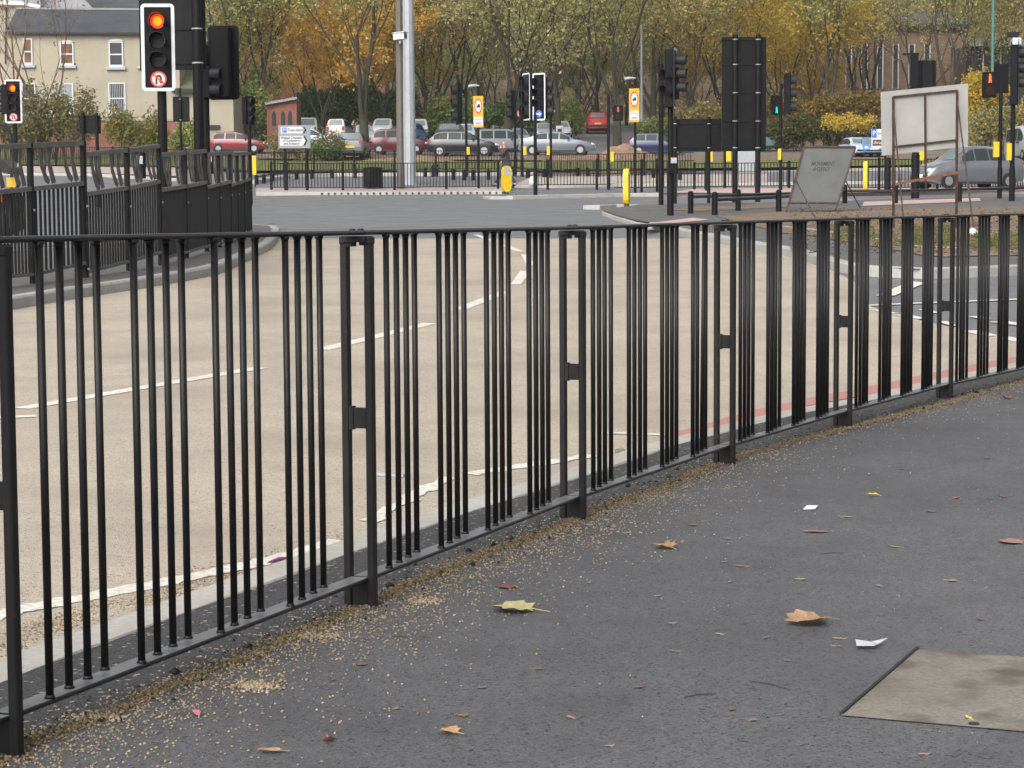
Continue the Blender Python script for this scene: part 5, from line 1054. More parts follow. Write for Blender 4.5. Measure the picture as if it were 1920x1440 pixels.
for sd_ in (-1, 1):
    m_ = MB(); m_.sphere(p + Vector(J(.165, .035 * sd_, 1.70)), .012 * k, 6, 4); m_.build('eye', M_sblk, bdy)
m_ = MB(); m_.beam(p + Vector(J(.165, -.03, 1.60)), p + Vector(J(.165, .03, 1.60)), .012 * k, .012 * k); m_.build('mouth', mat('lip', (.35, .13, .11), .5), bdy)
def hand(root, at_, dirf, up_, sc):
    for q in range(4):
        o_ = Vector((0, 1, 0)) * (q - 1.5) * .019 * sc; ln = (.075, .085, .08, .062)[q] * sc; a_ = at_ + o_; m1_ = a_ + dirf * ln * .55; m2_ = m1_ + (dirf * .4 + up_ * .35) * ln * .7
        m_ = MB(); m_.tube([a_, m1_, m2_], [.0095 * sc, .009 * sc, .007 * sc], 6); m_.build('finger', M_skin, root, smooth=True)
    m_ = MB(); a_ = at_ + Vector((0, 1, 0)) * .035 * sc; m_.tube([a_ - dirf * .05 * sc, a_ + Vector((0, .03 * sc, 0)), a_ + Vector((0, .03 * sc, 0)) + dirf * .03 * sc], [.011 * sc, .011 * sc, .008 * sc], 6); m_.build('thumb', M_skin, root, smooth=True)
hand(bdy, p + Vector(J(.185, -.10, 1.63)), Vector((0.2, 0, 1)).normalized(), Vector((1, 0, 0)), k); hand(bdy, p + Vector(J(.235, .19, .91)), Vector((-.5, 0, -1)).normalized(), Vector((1, 0, 0)), k)
# ------------------------------------------------------------------ motorcycle cut off by the left edge
p = place(14, 446, lift=0); s_ = S(p.y); r = thing('motorcycle', 'dark motorcycle with a yellow plate, cut off by the left edge behind the railing', 'motorcycle', p)
def lc(px, py): q = W(px, py, p.y); return q
m_ = MB(); c = lc(8, 420); m_.cyl(c + Vector((-.06, 0, 0)), c + Vector((.06, 0, 0)), .30, .30, 22); wh = m_.build('wheel', M_tyre, r); m_ = MB(); m_.cyl(c + Vector((-.065, 0, 0)), c + Vector((.065, 0, 0)), .19, .19, 18); m_.build('rim', M_rim, wh)
m_ = MB()
for ax, ay, bx_, by, cx_, cy in ((16, 313, 26, 322, 39, 330),): m_.prism([(0, 0), (.10, .02), (.24, -.12), (.26, -.24), (.12, -.22), (-.02, -.12)], lc(15, 304) + Vector((0, .1, 0)), EX, UP, -.9)
m_.build('tail_unit', M_blk, r)
m_ = MB(); a, b = lc(15, 333), lc(33, 351); m_.box((a + b) / 2 + Vector((0, -.10, 0)), (b.x - a.x, .02, a.z - b.z)); m_.build('number_plate', M_platey, r)
m_ = MB(); m_.prism([(0, 0), (.05, .0), (.10, -.10), (.06, -.09)], lc(23, 303) + Vector((0, -.12, 0)), EX, UP, .02); m_.prism([(0, 0), (.04, .0), (.03, -.10), (-.02, -.09)], lc(37, 303) + Vector((0, -.12, 0)), EX, UP, .02); m_.build('white_panel', M_swh, r)
m_ = MB(); a, b = lc(-14, 357), lc(30, 440); m_.bevbox((a + b) / 2 + Vector((0, .3, 0)), (.40, .9, .66), .08); m_.build('body', M_blk2, r)
m_ = MB(); m_.tube([lc(1, 362) + Vector((0, -.2, 0)), lc(8, 366) + Vector((0, -.2, 0)), lc(10, 380) + Vector((0, -.2, 0))], [.03, .035, .02], 6); m_.build('tail_lamp', M_tail, r)
m_ = MB(); m_.tube([lc(20, 390) + Vector((0, -.25, 0)), lc(27, 425) + Vector((0, -.25, 0)), lc(31, 440) + Vector((0, .0, 0))], [.05, .06, .05], 8); m_.build('exhaust', M_trim, r)
p = place(22, None, Y=66); m_ = MB(); m_.tube([W(-6, 232, 66), W(6, 234, 66), W(15, 242, 66), W(21, 254, 66), W(22, 270, 66), Vector((p.x, p.y, p.z - .1))], .055, 8); solo('bent_pole', m_, M_visor, 'dark bent pipe curving down at the left edge below the small traffic light', 'pole')
# ------------------------------------------------------------------ buildings
def wallquad(mb_, pts, back, m=None):   # front polygon (list of world points) with depth towards +y
    n = len(pts); vs_ = [Vector(q) for q in pts] + [Vector(q) + Vector((0, back, 0)) for q in pts]
    mb_.add(vs_, [tuple(range(n - 1, -1, -1)), tuple(range(n, 2 * n))] + [(i, (i + 1) % n, n + (i + 1) % n, n + i) for i in range(n)], m)
def window(root, x0, x1, y0, y1, Y, pane, sash=True, blinds=False, arch=False, sill=True):
    a, b = W(x0, y0, Y), W(x1, y1, Y); w_, h_ = b.x - a.x, a.z - b.z; t = .09; c = (a + b) / 2
    m_ = MB()
    for q, sz in (((a.x + t / 2, c.z), (t, h_)), ((b.x - t / 2, c.z), (t, h_))): m_.box((q[0], Y - .03, q[1]), (sz[0], .10, sz[1]))
    for z in ([a.z - t / 2, b.z + t * .9] + ([c.z] if sash else [])): m_.box((c.x, Y - .03, z), (w_ - 2 * t, .085, t if z != b.z + t * .9 else t * 1.8))
    if arch:
        k = 10; o = (c.x, Y - .045, a.z); m_.prism([(w_ / 2 * math.cos(math.pi * i / k), .16 * math.sin(math.pi * i / k)) for i in range(k + 1)], o, EX, UP, -.06)
    wn = m_.build('window', M_wframe, root)
    m_ = MB(); m_.box((c.x, Y - .005, c.z), (w_ - .12, .05, h_ - .12)); m_.build('pane', pane, wn)
    if blinds:
        m_ = MB(); n = 8
        for i in range(n): m_.box((a.x + t + (w_ - 2 * t) * (i + .5) / n, Y - .035, c.z), (.035, .012, h_ - .26))
        m_.build('blind', M_lgrey, wn)
    if sill: m_ = MB(); m_.bevbox((c.x, Y - .09, b.z - .09), (w_ + .32, .22, .18), .02); m_.build('sill', M_sill, wn)
# cream house
YH = 136.0; q = W(230, 290, YH); hz = T(q.x, YH); r = thing('cream_house', 'two-storey cream rendered house with slate roof behind the bushes at left', 'house', (q.x, YH, hz))
m_ = MB(); A, B = W(14, 58, YH), W(335, 60, YH); wallquad(m_, [(A.x, YH, hz - .5), (B.x, YH, hz - .5), B, A], 7.0); m_.build('wall', M_cream, r)
e0, e1, r0_, r1_ = W(9, 60, YH - .3), W(338, 62, YH - .3), W(31, 17, YH + 3.6), W(338, 19, YH + 3.6)
m_ = MB(); b0, b1 = Vector((e0.x, YH + 7.3, e0.z)), Vector((e1.x, YH + 7.3, e1.z))
m_.add([e0, e1, r1_, r0_, b0, b1], [(0, 1, 2, 3), (3, 2, 5, 4), (0, 3, 4), (1, 5, 2), (0, 4, 5, 1)]); rf = m_.build('roof', M_rslate, r)
m_ = MB(); m_.beam(e0 + Vector((0, -.05, -.05)), e1 + Vector((0, -.05, -.05)), .12, .13); m_.build('gutter', M_soff, rf)
m_ = MB(); m_.beam(r0_ + UP * .04, r1_ + UP * .04, .25, .12); m_.build('ridge', M_rslate2, rf)
window(r, 43, 62, 72, 122, YH, M_wwarm); window(r, 112, 139, 80, 123, YH, M_wwarm, arch=True); window(r, 203.5, 232, 78, 126, YH, M_wdark, arch=True); window(r, 112, 139, 156, 214, YH, M_wgrey); window(r, 203, 236.5, 155, 214, YH, M_wdark, blinds=True)
window(r, 262, 290, 80, 124, YH, M_wdark, arch=True); window(r, 40, 68, 156, 214, YH, M_wdark)
m_ = MB(); A, B = W(336, 172, YH - .1), W(437, 172, YH - .1); wallquad(m_, [(A.x, YH - .1, hz - .6), (B.x, YH - .1, hz - .6), B, A], 5.0); wg = m_.build('side_wing', M_cream, r)
A2, B2 = W(320, 170, YH - .4), W(440, 170, YH - .4); A3, B3 = W(328, 128, YH + 3), W(372, 128, YH + 3); m_ = MB(); m_.add([A2, B2, B3, A3, Vector((A2.x, YH + 5, A2.z)), Vector((B2.x, YH + 5, B2.z))], [(0, 1, 2, 3), (0, 3, 4), (1, 5, 2), (3, 2, 5, 4)]); m_.build('wing_roof', M_moss, wg)
m_ = MB(); m_.beam(W(322, 170, YH - .5), W(440, 171, YH - .5), .2, .26); m_.build('wing_gutter', M_soff, wg)
m_ = MB(); A, B = W(318, 235, YH - .2), W(412, 242, YH - .2); m_.box((A + B) / 2, (B.x - A.x, .12, .26)); m_.build('dark_band', M_soff, wg)
# pale building behind, at the top left
YB = 150.0; q = W(60, 60, YB); zb = T(q.x, YB); r = thing('pale_house', 'taller pale house with a white eaves board behind the cream house', 'house', (q.x, YB, zb))
m_ = MB(); A, B = W(-60, 8, YB), W(72, 16, YB); wallquad(m_, [(A.x, YB, zb), (B.x, YB, zb), B, A], 8); m_.build('wall', M_cream2, r)
m_ = MB(); m_.beam(W(-70, 2, YB - .3), W(40, 6, YB - .3), .3, .30); m_.beam(W(40, 6, YB - .3), W(76, 13, YB - .3), .3, .24); m_.build('eaves_board', M_wframe, r)
m_ = MB(); m_.add([W(-70, 2, YB - .35), W(40, 4, YB - .35), W(78, 12, YB - .35), W(60, -60, YB + 6), W(-70, -60, YB + 6)], [(0, 1, 2, 3, 4)]); m_.add([W(60, 18, YB + 2), W(176, 17, YB + 2), W(142, -3, YB + 7), W(110, -50, YB + 9), W(30, -50, YB + 9)], [(0, 1, 2, 3, 4)]); m_.build('roof', M_rslate2, r)
m_ = MB(); m_.cyl(W(12, 14, YB - .15), W(10, 120, YB - .15), .05, .05, 6); m_.build('drainpipe', M_soff, r)
YB2 = 165.0; q = W(250, 20, YB2); r = thing('grey_roofed_building', 'dark slate roofed building behind the cream house ridge', 'building', (q.x, YB2, T(q.x, YB2)))
m_ = MB(); A, B = W(120, 40, YB2), W(395, 40, YB2); wallquad(m_, [(A.x, YB2, T(q.x, YB2)), (B.x, YB2, T(q.x, YB2)), B, A], 9); m_.build('wall', M_cream2, r)
m_ = MB(); m_.add([W(115, 40, YB2 - .4), W(384, 40, YB2 - .4), W(384, -90, YB2 + 6), W(140, -90, YB2 + 6)], [(0, 1, 2, 3)]); m_.build('roof', M_rslate, r)
# red brick houses behind the left trees
YR = 185.0; q = W(560, 140, YR); zb = T(q.x, YR); r = thing('red_brick_house', 'red brick house with slate roofs showing through the left trees', 'house', (q.x, YR, zb))
m_ = MB(); A, B = W(455, 92, YR), W(640, 92, YR); wallquad(m_, [(A.x, YR, zb - 2), (B.x, YR, zb - 2), B, A], 6); m_.build('wall', M_brick, r)
m_ = MB(); m_.add([W(450, 94, YR - .3), W(650, 94, YR - .3), W(640, 52, YR + 4), W(480, 52, YR + 4)], [(0, 1, 2, 3)]); m_.build('roof', M_rslate, r); window(r, 513, 536, 96, 117, YR, M_wgrey)
YR2 = 193.0; m_ = MB(); A, B = W(470, 12, YR2), W(720, 16, YR2); wallquad(m_, [(A.x, YR2, zb), (B.x, YR2, zb), B, A], 8); up_ = m_.build('upper_wall', M_brick, r)
m_ = MB(); m_.beam(W(468, 10, YR2 - .2), W(722, 15, YR2 - .2), .3, .35); m_.build('eaves_board', M_wframe, up_); m_ = MB(); m_.add([W(465, 8, YR2 - .3), W(725, 13, YR2 - .3), W(700, -60, YR2 + 5), W(480, -60, YR2 + 5)], [(0, 1, 2, 3)]); m_.build('upper_roof', M_rslate, up_)
# small brick outbuilding with arches
YO = 141.0; q = W(530, 240, YO); zb = T(q.x, YO); r = thing('brick_outbuilding', 'low red brick outbuilding with arched openings and a sloping grey coping', 'outbuilding', (q.x, YO, zb))
m_ = MB(); wallquad(m_, [(W(500, 250, YO).x, YO, zb - 1), (W(556, 250, YO).x, YO, zb - 1), W(556, 185, YO), W(505, 194, YO), W(500, 196, YO)], 3); m_.build('wall', M_brick, r)
m_ = MB(); m_.beam(W(498, 195, YO - .1), W(557, 184, YO - .1), .5, .16); m_.build('coping', M_rslate2, r)
for px in (514, 531, 544): m_ = MB(); m_.prism([(-.14, 0), (.14, 0), (.14, .75), (.06, 1.0), (-.06, 1.0), (-.14, .75)], W(px, 236, YO - .02), EX, UP, -.02); m_.build('arched_opening', M_soff, r)
# low brick garden wall
YW = 131.0; q = W(180, 270, YW); r = None; m_ = MB(); A, B = W(-30, 229, YW), W(345, 226, YW); zt = A.z; wallquad(m_, [(A.x, YW, T(q.x, YW) - .5), (B.x, YW, T(q.x, YW) - .5), (B.x, YW, zt), (A.x, YW, zt)], .3)
gw = thing('garden_wall', 'red brick garden wall behind the bushes at left', 'wall', (q.x, YW, T(q.x, YW))); m_.build('wall', M_brick, gw); m_ = MB(); m_.beam((A.x, YW + .15, zt + .05), (B.x, YW + .15, zt + .05), .4, .1); m_.build('coping', M_rslate2, gw)
# brown building with tall slit windows
YT = 178.0; q = W(1700, 150, YT); zb = T(q.x, YT); r = thing('brown_brick_hall', 'brown brick hall with tall narrow white-edged windows behind the right trees', 'building', (q.x, YT, zb))
m_ = MB(); A, B = W(1540, 55, YT), W(1815, 50, YT); wallquad(m_, [(A.x, YT, zb - 2), (B.x, YT, zb - 2), B, A], 12); m_.build('wall', M_brick2, r)
m_ = MB(); m_.beam(W(1535, 54, YT - .3), W(1818, 48, YT - .3), .5, .35); m_.build('roof_edge', M_soff, r)
m_ = MB(); m_.add([W(1530, 53, YT - .3), W(1820, 47, YT - .3), W(1820, 20, YT + 10), W(1540, 25, YT + 10)], [(0, 1, 2, 3)]); m_.build('roof', M_rslate, r)
for px in (1591, 1620.5, 1650, 1679, 1709, 1738):
    a, b = W(px - 4, 85, YT), W(px + 3.5, 164, YT); m_ = MB(); m_.box(((a.x + b.x) / 2, YT - .02, (a.z + b.z) / 2), (b.x - a.x, .08, a.z - b.z)); wn = m_.build('window', M_wdark, r)
    m_ = MB()
    for x, w_ in ((a.x - .04, .05), (b.x + .05, .10)): m_.box((x, YT - .08, (a.z + b.z) / 2), (w_, .16, a.z - b.z + .2))
    m_.build('frame', M_wframe, wn)
YT2 = 172.0; m_ = MB(); A, B = W(1812, 85, YT2), W(1990, 85, YT2); wallquad(m_, [(A.x, YT2, zb - 2), (B.x, YT2, zb - 2), B, A], 8); gl = m_.build('glazed_wing', M_wdark, r)
m_ = MB(); a, b = W(1812, 72, YT2 - .2), W(1990, 86, YT2 - .2); m_.box((a + b) / 2, (b.x - a.x, .5, a.z - b.z)); m_.build('white_fascia', M_wframe, gl)
m_ = MB()
for px in (1843, 1876, 1909): m_.box(W(px, 125, YT2 - .1), (.10, .12, 3.6))
m_.build('mullion', M_wframe, gl)
# ------------------------------------------------------------------ trees and shrubs
def leaf_mesh(name, cen, size, mt, rg, flat=.0, asp=.62):
    """one rhombic leaf face per centre"""
    n = len(cen); a = rg.normal(size=(n, 3)); a /= np.linalg.norm(a, axis=1)[:, None] + 1e-9
    b = rg.normal(size=(n, 3)); b -= a * (a * b).sum(1)[:, None]; b /= np.linalg.norm(b, axis=1)[:, None] + 1e-9
    s = (size * rg.uniform(.6, 1.35, n))[:, None]; cc = np.cross(a, b) * s * .18
    v = np.stack([cen - a * s, cen + b * s * asp + cc, cen + a * s, cen - b * s * asp + cc], 1).reshape(-1, 3)
    me = bpy.data.meshes.new(name); me.vertices.add(4 * n); me.loops.add(4 * n); me.polygons.add(n)
    me.vertices.foreach_set('co', v.astype(np.float32).ravel()); me.loops.foreach_set('vertex_index', np.arange(4 * n, dtype=np.int32))
    me.polygons.foreach_set('loop_start', np.arange(0, 4 * n, 4, dtype=np.int32)); me.polygons.foreach_set('loop_total', np.full(n, 4, dtype=np.int32))
    me.materials.append(mt); me.update(calc_edges=True); return me
def tree_skeleton(seed, H, fork=.35, trunk_r=.28, nlimb=4, spread=.45, droop=0.0, lean=(0, 0), depth=4):
    rg = random.Random(seed); m_ = MB(); tips = []
    def grow(p, d, L, r, lvl):
        n = 4 if lvl < 2 else 3; pts = [p]; rs = [r]; q = p.copy(); dd = d.copy()
        for i in range(n):
            dd = (dd + Vector((rg.uniform(-1, 1), rg.uniform(-1, 1), rg.uniform(-.5, .8) + (.12 if lvl < 3 else -droop))) * (.10 + .05 * lvl)).normalized(); q = q + dd * L / n; pts.append(q.copy()); rs.append(r * (1 - .42 * (i + 1) / n))
            if lvl >= 2: tips.append((q.copy(), L * .33, lvl))
        m_.tube(pts, rs, 8 if lvl == 0 else (6 if lvl == 1 else (4 if lvl == 2 else 3)), caps=False)
        if lvl >= depth: return
        kids = nlimb if lvl == 0 else rg.choice((3, 3, 4)) + (1 if lvl == depth - 1 else 0)
        for k in range(kids):
            t = 1.0 if k < 2 else rg.uniform(.35, .95); i = min(n, max(1, round(t * n))); a = rg.uniform(0, 6.28) if lvl else 6.28 * k / kids + rg.uniform(-.5, .5)
            sp_ = spread * rg.uniform(.6, 1.35) * (1 if lvl else .8); ax = dd.orthogonal().normalized(); ax.rotate(Matrix.Rotation(a, 3, dd)); nd = (dd * math.cos(sp_) + ax * math.sin(sp_)).normalized()
            grow(pts[i].copy(), nd, (H * (1 - fork) / 2.5 * rg.uniform(.85, 1.12)) if lvl == 0 else L * rg.uniform(.58, .82), rs[i] * (.72 if k == 0 else rg.uniform(.42, .62)), lvl + 1)
    grow(Vector((0, 0, -.2)), Vector((lean[0], lean[1], 1)).normalized(), H * fork, trunk_r, 0)
    return m_, tips
TREEKIT = {}
def kit(key, seed, H, nleaf, leaf, lm, bark, **kw):
    m_, tips = tree_skeleton(seed, H, **kw); rg = np.random.default_rng(seed)
    wood = m_.mesh('trunk', bark, smooth=True); T_ = np.array([tuple(t[0]) for t in tips]); sp_ = np.array([t[1] for t in tips]); ii = rg.integers(0, len(T_), nleaf)
    cen = T_[ii] + rg.normal(size=(nleaf, 3)) * (sp_[ii] * .55)[:, None] * np.array([1, 1, .8]); TREEKIT[key] = (wood, leaf_mesh('crown', cen, leaf, lm, rg))
kit('plane', 11, 17, 8500, .105, L_yg, M_bark, fork=.24, trunk_r=.33, nlimb=4, spread=.50)
kit('plane2', 12, 18, 7500, .105, L_ol, M_bark, fork=.25, trunk_r=.30, nlimb=5, spread=.54)
kit('plane3', 13, 16, 10000, .105, L_yg, M_bark, fork=.20, trunk_r=.27, nlimb=5, spread=.60)
kit('rust', 14, 13, 10000, .11, L_or, M_bark, fork=.17, trunk_r=.24, nlimb=5, spread=.66)
kit('gold', 15, 15, 11500, .115, L_go, M_barkd, fork=.18, trunk_r=.24, nlimb=5, spread=.60)
kit('forked', 16, 15, 6500, .10, L_yg, M_barkd, fork=.18, trunk_r=.34, nlimb=3, spread=.36)
kit('thin', 17, 13, 5500, .10, L_ol, M_bark, fork=.30, trunk_r=.15, nlimb=4, spread=.48)
kit('bare', 18, 15, 620, .10, L_br, M_barkr, fork=.12, trunk_r=.17, nlimb=6, spread=.34, depth=4)
kit('olive', 19, 16, 10500, .115, L_mix, M_bark, fork=.18, trunk_r=.25, nlimb=5, spread=.60)
kit('darkg', 20, 13, 10000, .12, L_mg, M_barkd, fork=.17, trunk_r=.25, nlimb=5, spread=.58)
def tree(key, label, px, Y, base=None, sc=1.0, rot=0.0, group='autumn trees beyond the car park', lean=0):
    if base: p = place(px, base)
    else: q = W(px, 300, Y); p = Vector((q.x, q.y, T(q.x, q.y)))
    r = thing('autumn_tree', label, 'tree', p, group, rot); r.scale = (sc, sc, sc)
    if lean: r.rotation_euler = (0, lean, rot)
    for me, nm in zip(TREEKIT[key], ('trunk', 'crown')): o = bpy.data.objects.new(nm, me); COL.objects.link(o); o.parent = r
    return r
tree('forked', 'forked tree with yellow-green leaves standing between the signals and the outbuilding', 499, 0, 268, 1.0, 1.2)
tree('plane', 'thick straight trunk growing in front of the dark grey car, left of the tall column', 684, 0, 296, 1.0, .3)
tree('thin', 'slim brown trunk among the parked cars right of the tall column', 802, 0, 258, 1.05, .8)
tree('plane2', 'thick mossy trunk rising right behind the walking man', 951, 0, 285, 1.0, 2.1)
tree('thin', 'thin trunk with leaves right behind the yellow sign by the white car', 929, 0, 250, .9, 2.8)
tree('plane3', 'spreading tree rising behind the white-edged traffic lights', 1046, 0, 268, 1.0, 4.0)
tree('plane', 'upright tree standing over the mound between the red signal and the yellow sign', 1157, 0, 279, 1.0, 5.1)
tree('rust', 'orange-leaved tree above the hedge left of the tall column', 606, 147, None, 1.0, .5)
tree('rust', 'orange-brown tree filling the gap left of the thick trunk', 655, 156, None, 1.05, 2.2)
tree('rust', 'rusty-leaved tree just left of the tall column', 722, 150, None, .95, 3.8)
tree('olive', 'olive-brown tree just right of the tall column', 815, 155, None, 1.0, 1.0)
tree('plane3', 'yellow-green tree right of the tall column, farther back', 862, 162, None, 1.05, 2.4)
tree('plane2', 'sparse olive tree behind the mossy trunk', 985, 160, None, 1.1, 3.3)
tree('plane3', 'leafy yellow-green tree at the top middle of the view', 1085, 158, None, 1.05, .2)
tree('olive', 'brownish tree behind the red hatchback', 1118, 165, None, 1.05, 5.5)
tree('plane2', 'olive tree behind the thin lamp column', 1225, 160, None, 1.05, 4.4)
tree('olive', 'dense brown-green tree behind the low black sign', 1290, 152, None, 1.05, 2.0)
tree('gold', 'golden tree showing left of the tall black sign', 1345, 168, None, 1.1, 1.1)
tree('gold', 'bright golden tree right of the tall black sign', 1462, 160, None, 1.05, 2.6)
tree('gold', 'golden tree with bare forked limbs before the hall', 1525, 158, None, .92, 4.7)
tree('forked', 'dark forked tree before the left windows of the brown hall', 1562, 150, None, 1.0, .2)
tree('plane2', 'tall sparse tree in front of the hall windows', 1640, 168, None, .95, 5.0)
tree('forked', 'dark-limbed tree above the white board', 1768, 150, None, 1.05, 3.0)
tree('plane3', 'yellow-green tree above the white fascia at right', 1825, 168, None, 1.05, 1.7)
tree('olive', 'olive tree at the top right corner', 1915, 160, None, 1.1, 3.1)
tree('darkg', 'dark green tree left of the outbuilding, behind the turned-away signal', 462, 150, None, .95, 1.9)
tree('plane', 'tree with reddish upright limbs behind the turned-away traffic light', 425, 140, None, .95, 4.0)
tree('bare', 'nearly bare reddish tree with a few dry leaves before the cream house', 26, 122, None, 1.15, .3, 'small bare trees'); tree('bare', 'small twiggy tree with brown leaves beside the left window of the cream house', 78, 119, None, 1.0, 2.0, 'small bare trees')
tree('plane2', 'tree far back above the red brick house', 560, 205, None, 1.15, .9); tree('olive', 'far tree between the column and the brick house', 690, 200, None, 1.3, 2.9); tree('olive', 'far tree above the yellow sign', 905, 202, None, 1.3, 4.9); tree('gold', 'far golden tree above the low black sign', 1400, 200, None, 1.3, .4); tree('olive', 'far tree left of the golden one', 1180, 205, None, 1.3, 1.5)
for i, (key, px, Y, sc_, lab) in enumerate([('olive', 770, 172, .62, 'low olive tree behind the tall column'), ('darkg', 838, 170, .60, 'low dark green tree over the hedge left of the yellow sign'), ('plane3', 905, 174, .60, 'low yellow-green tree behind the yellow sign'), ('olive', 1010, 172, .62, 'low brown-green tree behind the white-edged signals'), ('darkg', 1090, 176, .60, 'low dark tree over the clipped hedge'),
        ('olive', 1175, 178, .66, 'low olive tree behind the red pedestrian lamp'), ('plane3', 1245, 172, .62, 'low yellow-green tree behind the right-facing signal'), ('gold', 1310, 174, .58, 'low golden tree over the low black sign'), ('olive', 1400, 176, .60, 'low olive tree hidden by the tall black sign'), ('rust', 1500, 172, .60, 'low rusty tree left of the hall'), ('rust', 560, 172, .62, 'low orange tree behind the outbuilding'), ('rust', 630, 176, .70, 'low orange-brown tree over the dark hedge'), ('olive', 470, 176, .8, 'olive tree behind the dark green thicket')]):
    tree(key, lab, px, Y, None, sc_, i * 1.7, 'small trees under the taller ones')
tree('thin', 'thin tree crossing the first slit windows of the hall', 1603, 164, None, 1.15, 1.3); tree('plane2', 'leaning sparse tree before the right half of the hall', 1712, 158, None, .82, 2.9)
tree('plane3', 'far tree above the hall roof at left', 1590, 205, None, 1.25, .7); tree('olive', 'far tree above the hall roof in the middle', 1690, 208, None, 1.25, 2.2); tree('plane3', 'far tree above the hall roof at right', 1790, 204, None, 1.25, 3.9); tree('gold', 'far golden tree over the white fascia', 1880, 206, None, 1.2, 5.2); tree('gold', 'far golden tree right of the tall black sign', 1490, 204, None, 1.3, 1.9); tree('plane2', 'far tree above the silver saloon', 1040, 203, None, 1.2, 3.6); tree('plane3', 'far tree just right of the tall column', 800, 204, None, 1.25, 4.3); tree('gold', 'far golden tree left of the tall black sign', 1290, 204, None, 1.2, 2.5)
def blob_leaves(P, blobs, n, rg):
    """leaf centres on lumpy ellipsoid shells: blobs = (dx, dy, dz, rx, ry, rz)"""
    out = []; wts = np.array([b[3] * b[5] for b in blobs]); wts = wts / wts.sum()
    for b, f in zip(blobs, wts):
        k = max(20, int(n * f)); u = rg.normal(size=(k, 3)); u /= np.linalg.norm(u, axis=1)[:, None]
        lump = 1 + .22 * np.sin(5 * u[:, 0] + b[0] * 3) * np.sin(6 * u[:, 2] + b[1] + 2) + .15 * np.sin(11 * u[:, 0] + 7 * u[:, 2])
        rad = rg.uniform(.1, 1, k) ** .5 * lump * np.where(rg.uniform(size=k) < .16, rg.uniform(1.0, 1.35, k), 1); q = u * rad[:, None] * np.array(b[3:6]) + np.array(b[:3]); out.append(q)
    q = np.concatenate(out); return q + np.array(tuple(P))
def shrub(label, x0, x1, y0, y1, Y, mt, n, size, seed, name='shrub', group=None, nb=7, stem=True, deep=.7):
    rg = np.random.default_rng(seed); a, b = W(x0, y0, Y), W(x1, y1, Y); w_, h_ = b.x - a.x, a.z - b.z; c = Vector(((a.x + b.x) / 2, Y, b.z)); zg = T(c.x, Y)
    r = thing(name, label, 'hedge' if name == 'hedge' else 'shrub', (c.x, Y, zg), group); blobs = []
    for i in range(nb):
        t = (i + .5) / nb; hh = h_ * rg.uniform(.34, .56); blobs.append(((t - .5) * w_ * .86, rg.uniform(-.4, .4), h_ * rg.uniform(.30, .62) , w_ / nb * rg.uniform(.8, 1.4), deep * w_ / nb * 1.2 + .3, hh * .86))
    cen = blob_leaves((0, 0, c.z - zg), blobs, n, rg); cen = cen[cen[:, 2] > -.1 + min(0, c.z - zg)]
    o = bpy.data.objects.new('foliage', leaf_mesh('foliage', cen, size, mt, rg)); COL.objects.link(o); o.parent = r
    if stem:
        m_ = MB(); rr_ = random.Random(seed)
        for bl in blobs:
            for k in range(3):
                t0 = Vector((bl[0] * .8 + rr_.uniform(-.2, .2), bl[1], -.1)); t1 = Vector((bl[0] + rr_.uniform(-.5, .5) * bl[3], bl[1] + rr_.uniform(-.3, .3), (c.z - zg) + bl[2] + bl[5] * rr_.uniform(.5, 1.0))); m_.tube([t0, (t0 + t1) / 2 + Vector((rr_.uniform(-.2, .2), 0, 0)), t1], [.035, .025, .008], 4)
        o = bpy.data.objects.new('stems', m_.mesh('stems', M_barkd)); COL.objects.link(o); o.parent = r
    return r
shrub('broad green and rust bush below the cream house, left of the small square sign', 38, 182, 152, 275, 118, L_bush, 7600, .080, 31, nb=6)
shrub('thin reddish-green bush at the far left behind the small traffic light', -40, 70, 190, 275, 116, L_bush, 4600, 0.082, 32, nb=5)
shrub('light green bush spilling over the garden wall right of the small square sign back', 196, 312, 196, 292, 116, L_bush2, 6200, 0.078, 33, nb=5)
shrub('small green bush right of the nearest signal pole, before the dark blue car', 318, 382, 226, 292, 114, L_mg, 4320, 0.074, 34, nb=4)
shrub('wispy roadside shrub in front of the pale blue hatchback', 500, 655, 244, 304, 113, L_bush, 3600, 0.070, 35, nb=8)
shrub('low dark shrub beside the car at the tree foot', 590, 640, 268, 300, 112, L_dg, 1755, 0.070, 36, nb=4)
HG = 'dark evergreen hedges behind the car park'
shrub('tall dark evergreen hedge left of the thick trunk', 548, 682, 158, 240, 152, L_dg, 12150, 0.123, 41, 'hedge', HG, 7)
shrub('dark evergreen hedge between the thick trunk and the tall column', 682, 780, 160, 238, 151, L_dg, 9450, 0.123, 42, 'hedge', HG, 6)
shrub('dark hedge with yellow-green shoots right of the tall column', 782, 900, 176, 244, 153, L_mg, 8775, 0.115, 43, 'hedge', HG, 6)
shrub('dark hedge behind the walking man and mossy trunk', 895, 1020, 186, 246, 152, L_dg, 8100, 0.115, 44, 'hedge', HG, 6)
shrub('bright green clipped hedge right of the white-edged signals', 1020, 1096, 184, 258, 147, L_mg, 8100, 0.090, 45, 'hedge', None, 5)
shrub('green shrub beside the drive under the yellow sign', 1196, 1262, 218, 262, 146, L_mg, 4320, 0.090, 46, nb=4)
shrub('dark hedge line behind the low black sign', 1262, 1440, 186, 280, 150, L_mix, 10800, 0.115, 47, 'hedge', None, 8)
shrub('orange and green layered shrub left of the white board, upper bank', 1425, 1660, 168, 240, 132, L_ormix, 12825, 0.090, 48, nb=9)
shrub('dark green shrub below the orange bank, behind the leaning sign', 1425, 1665, 214, 282, 128, L_dg2, 11475, 0.090, 49, nb=9)
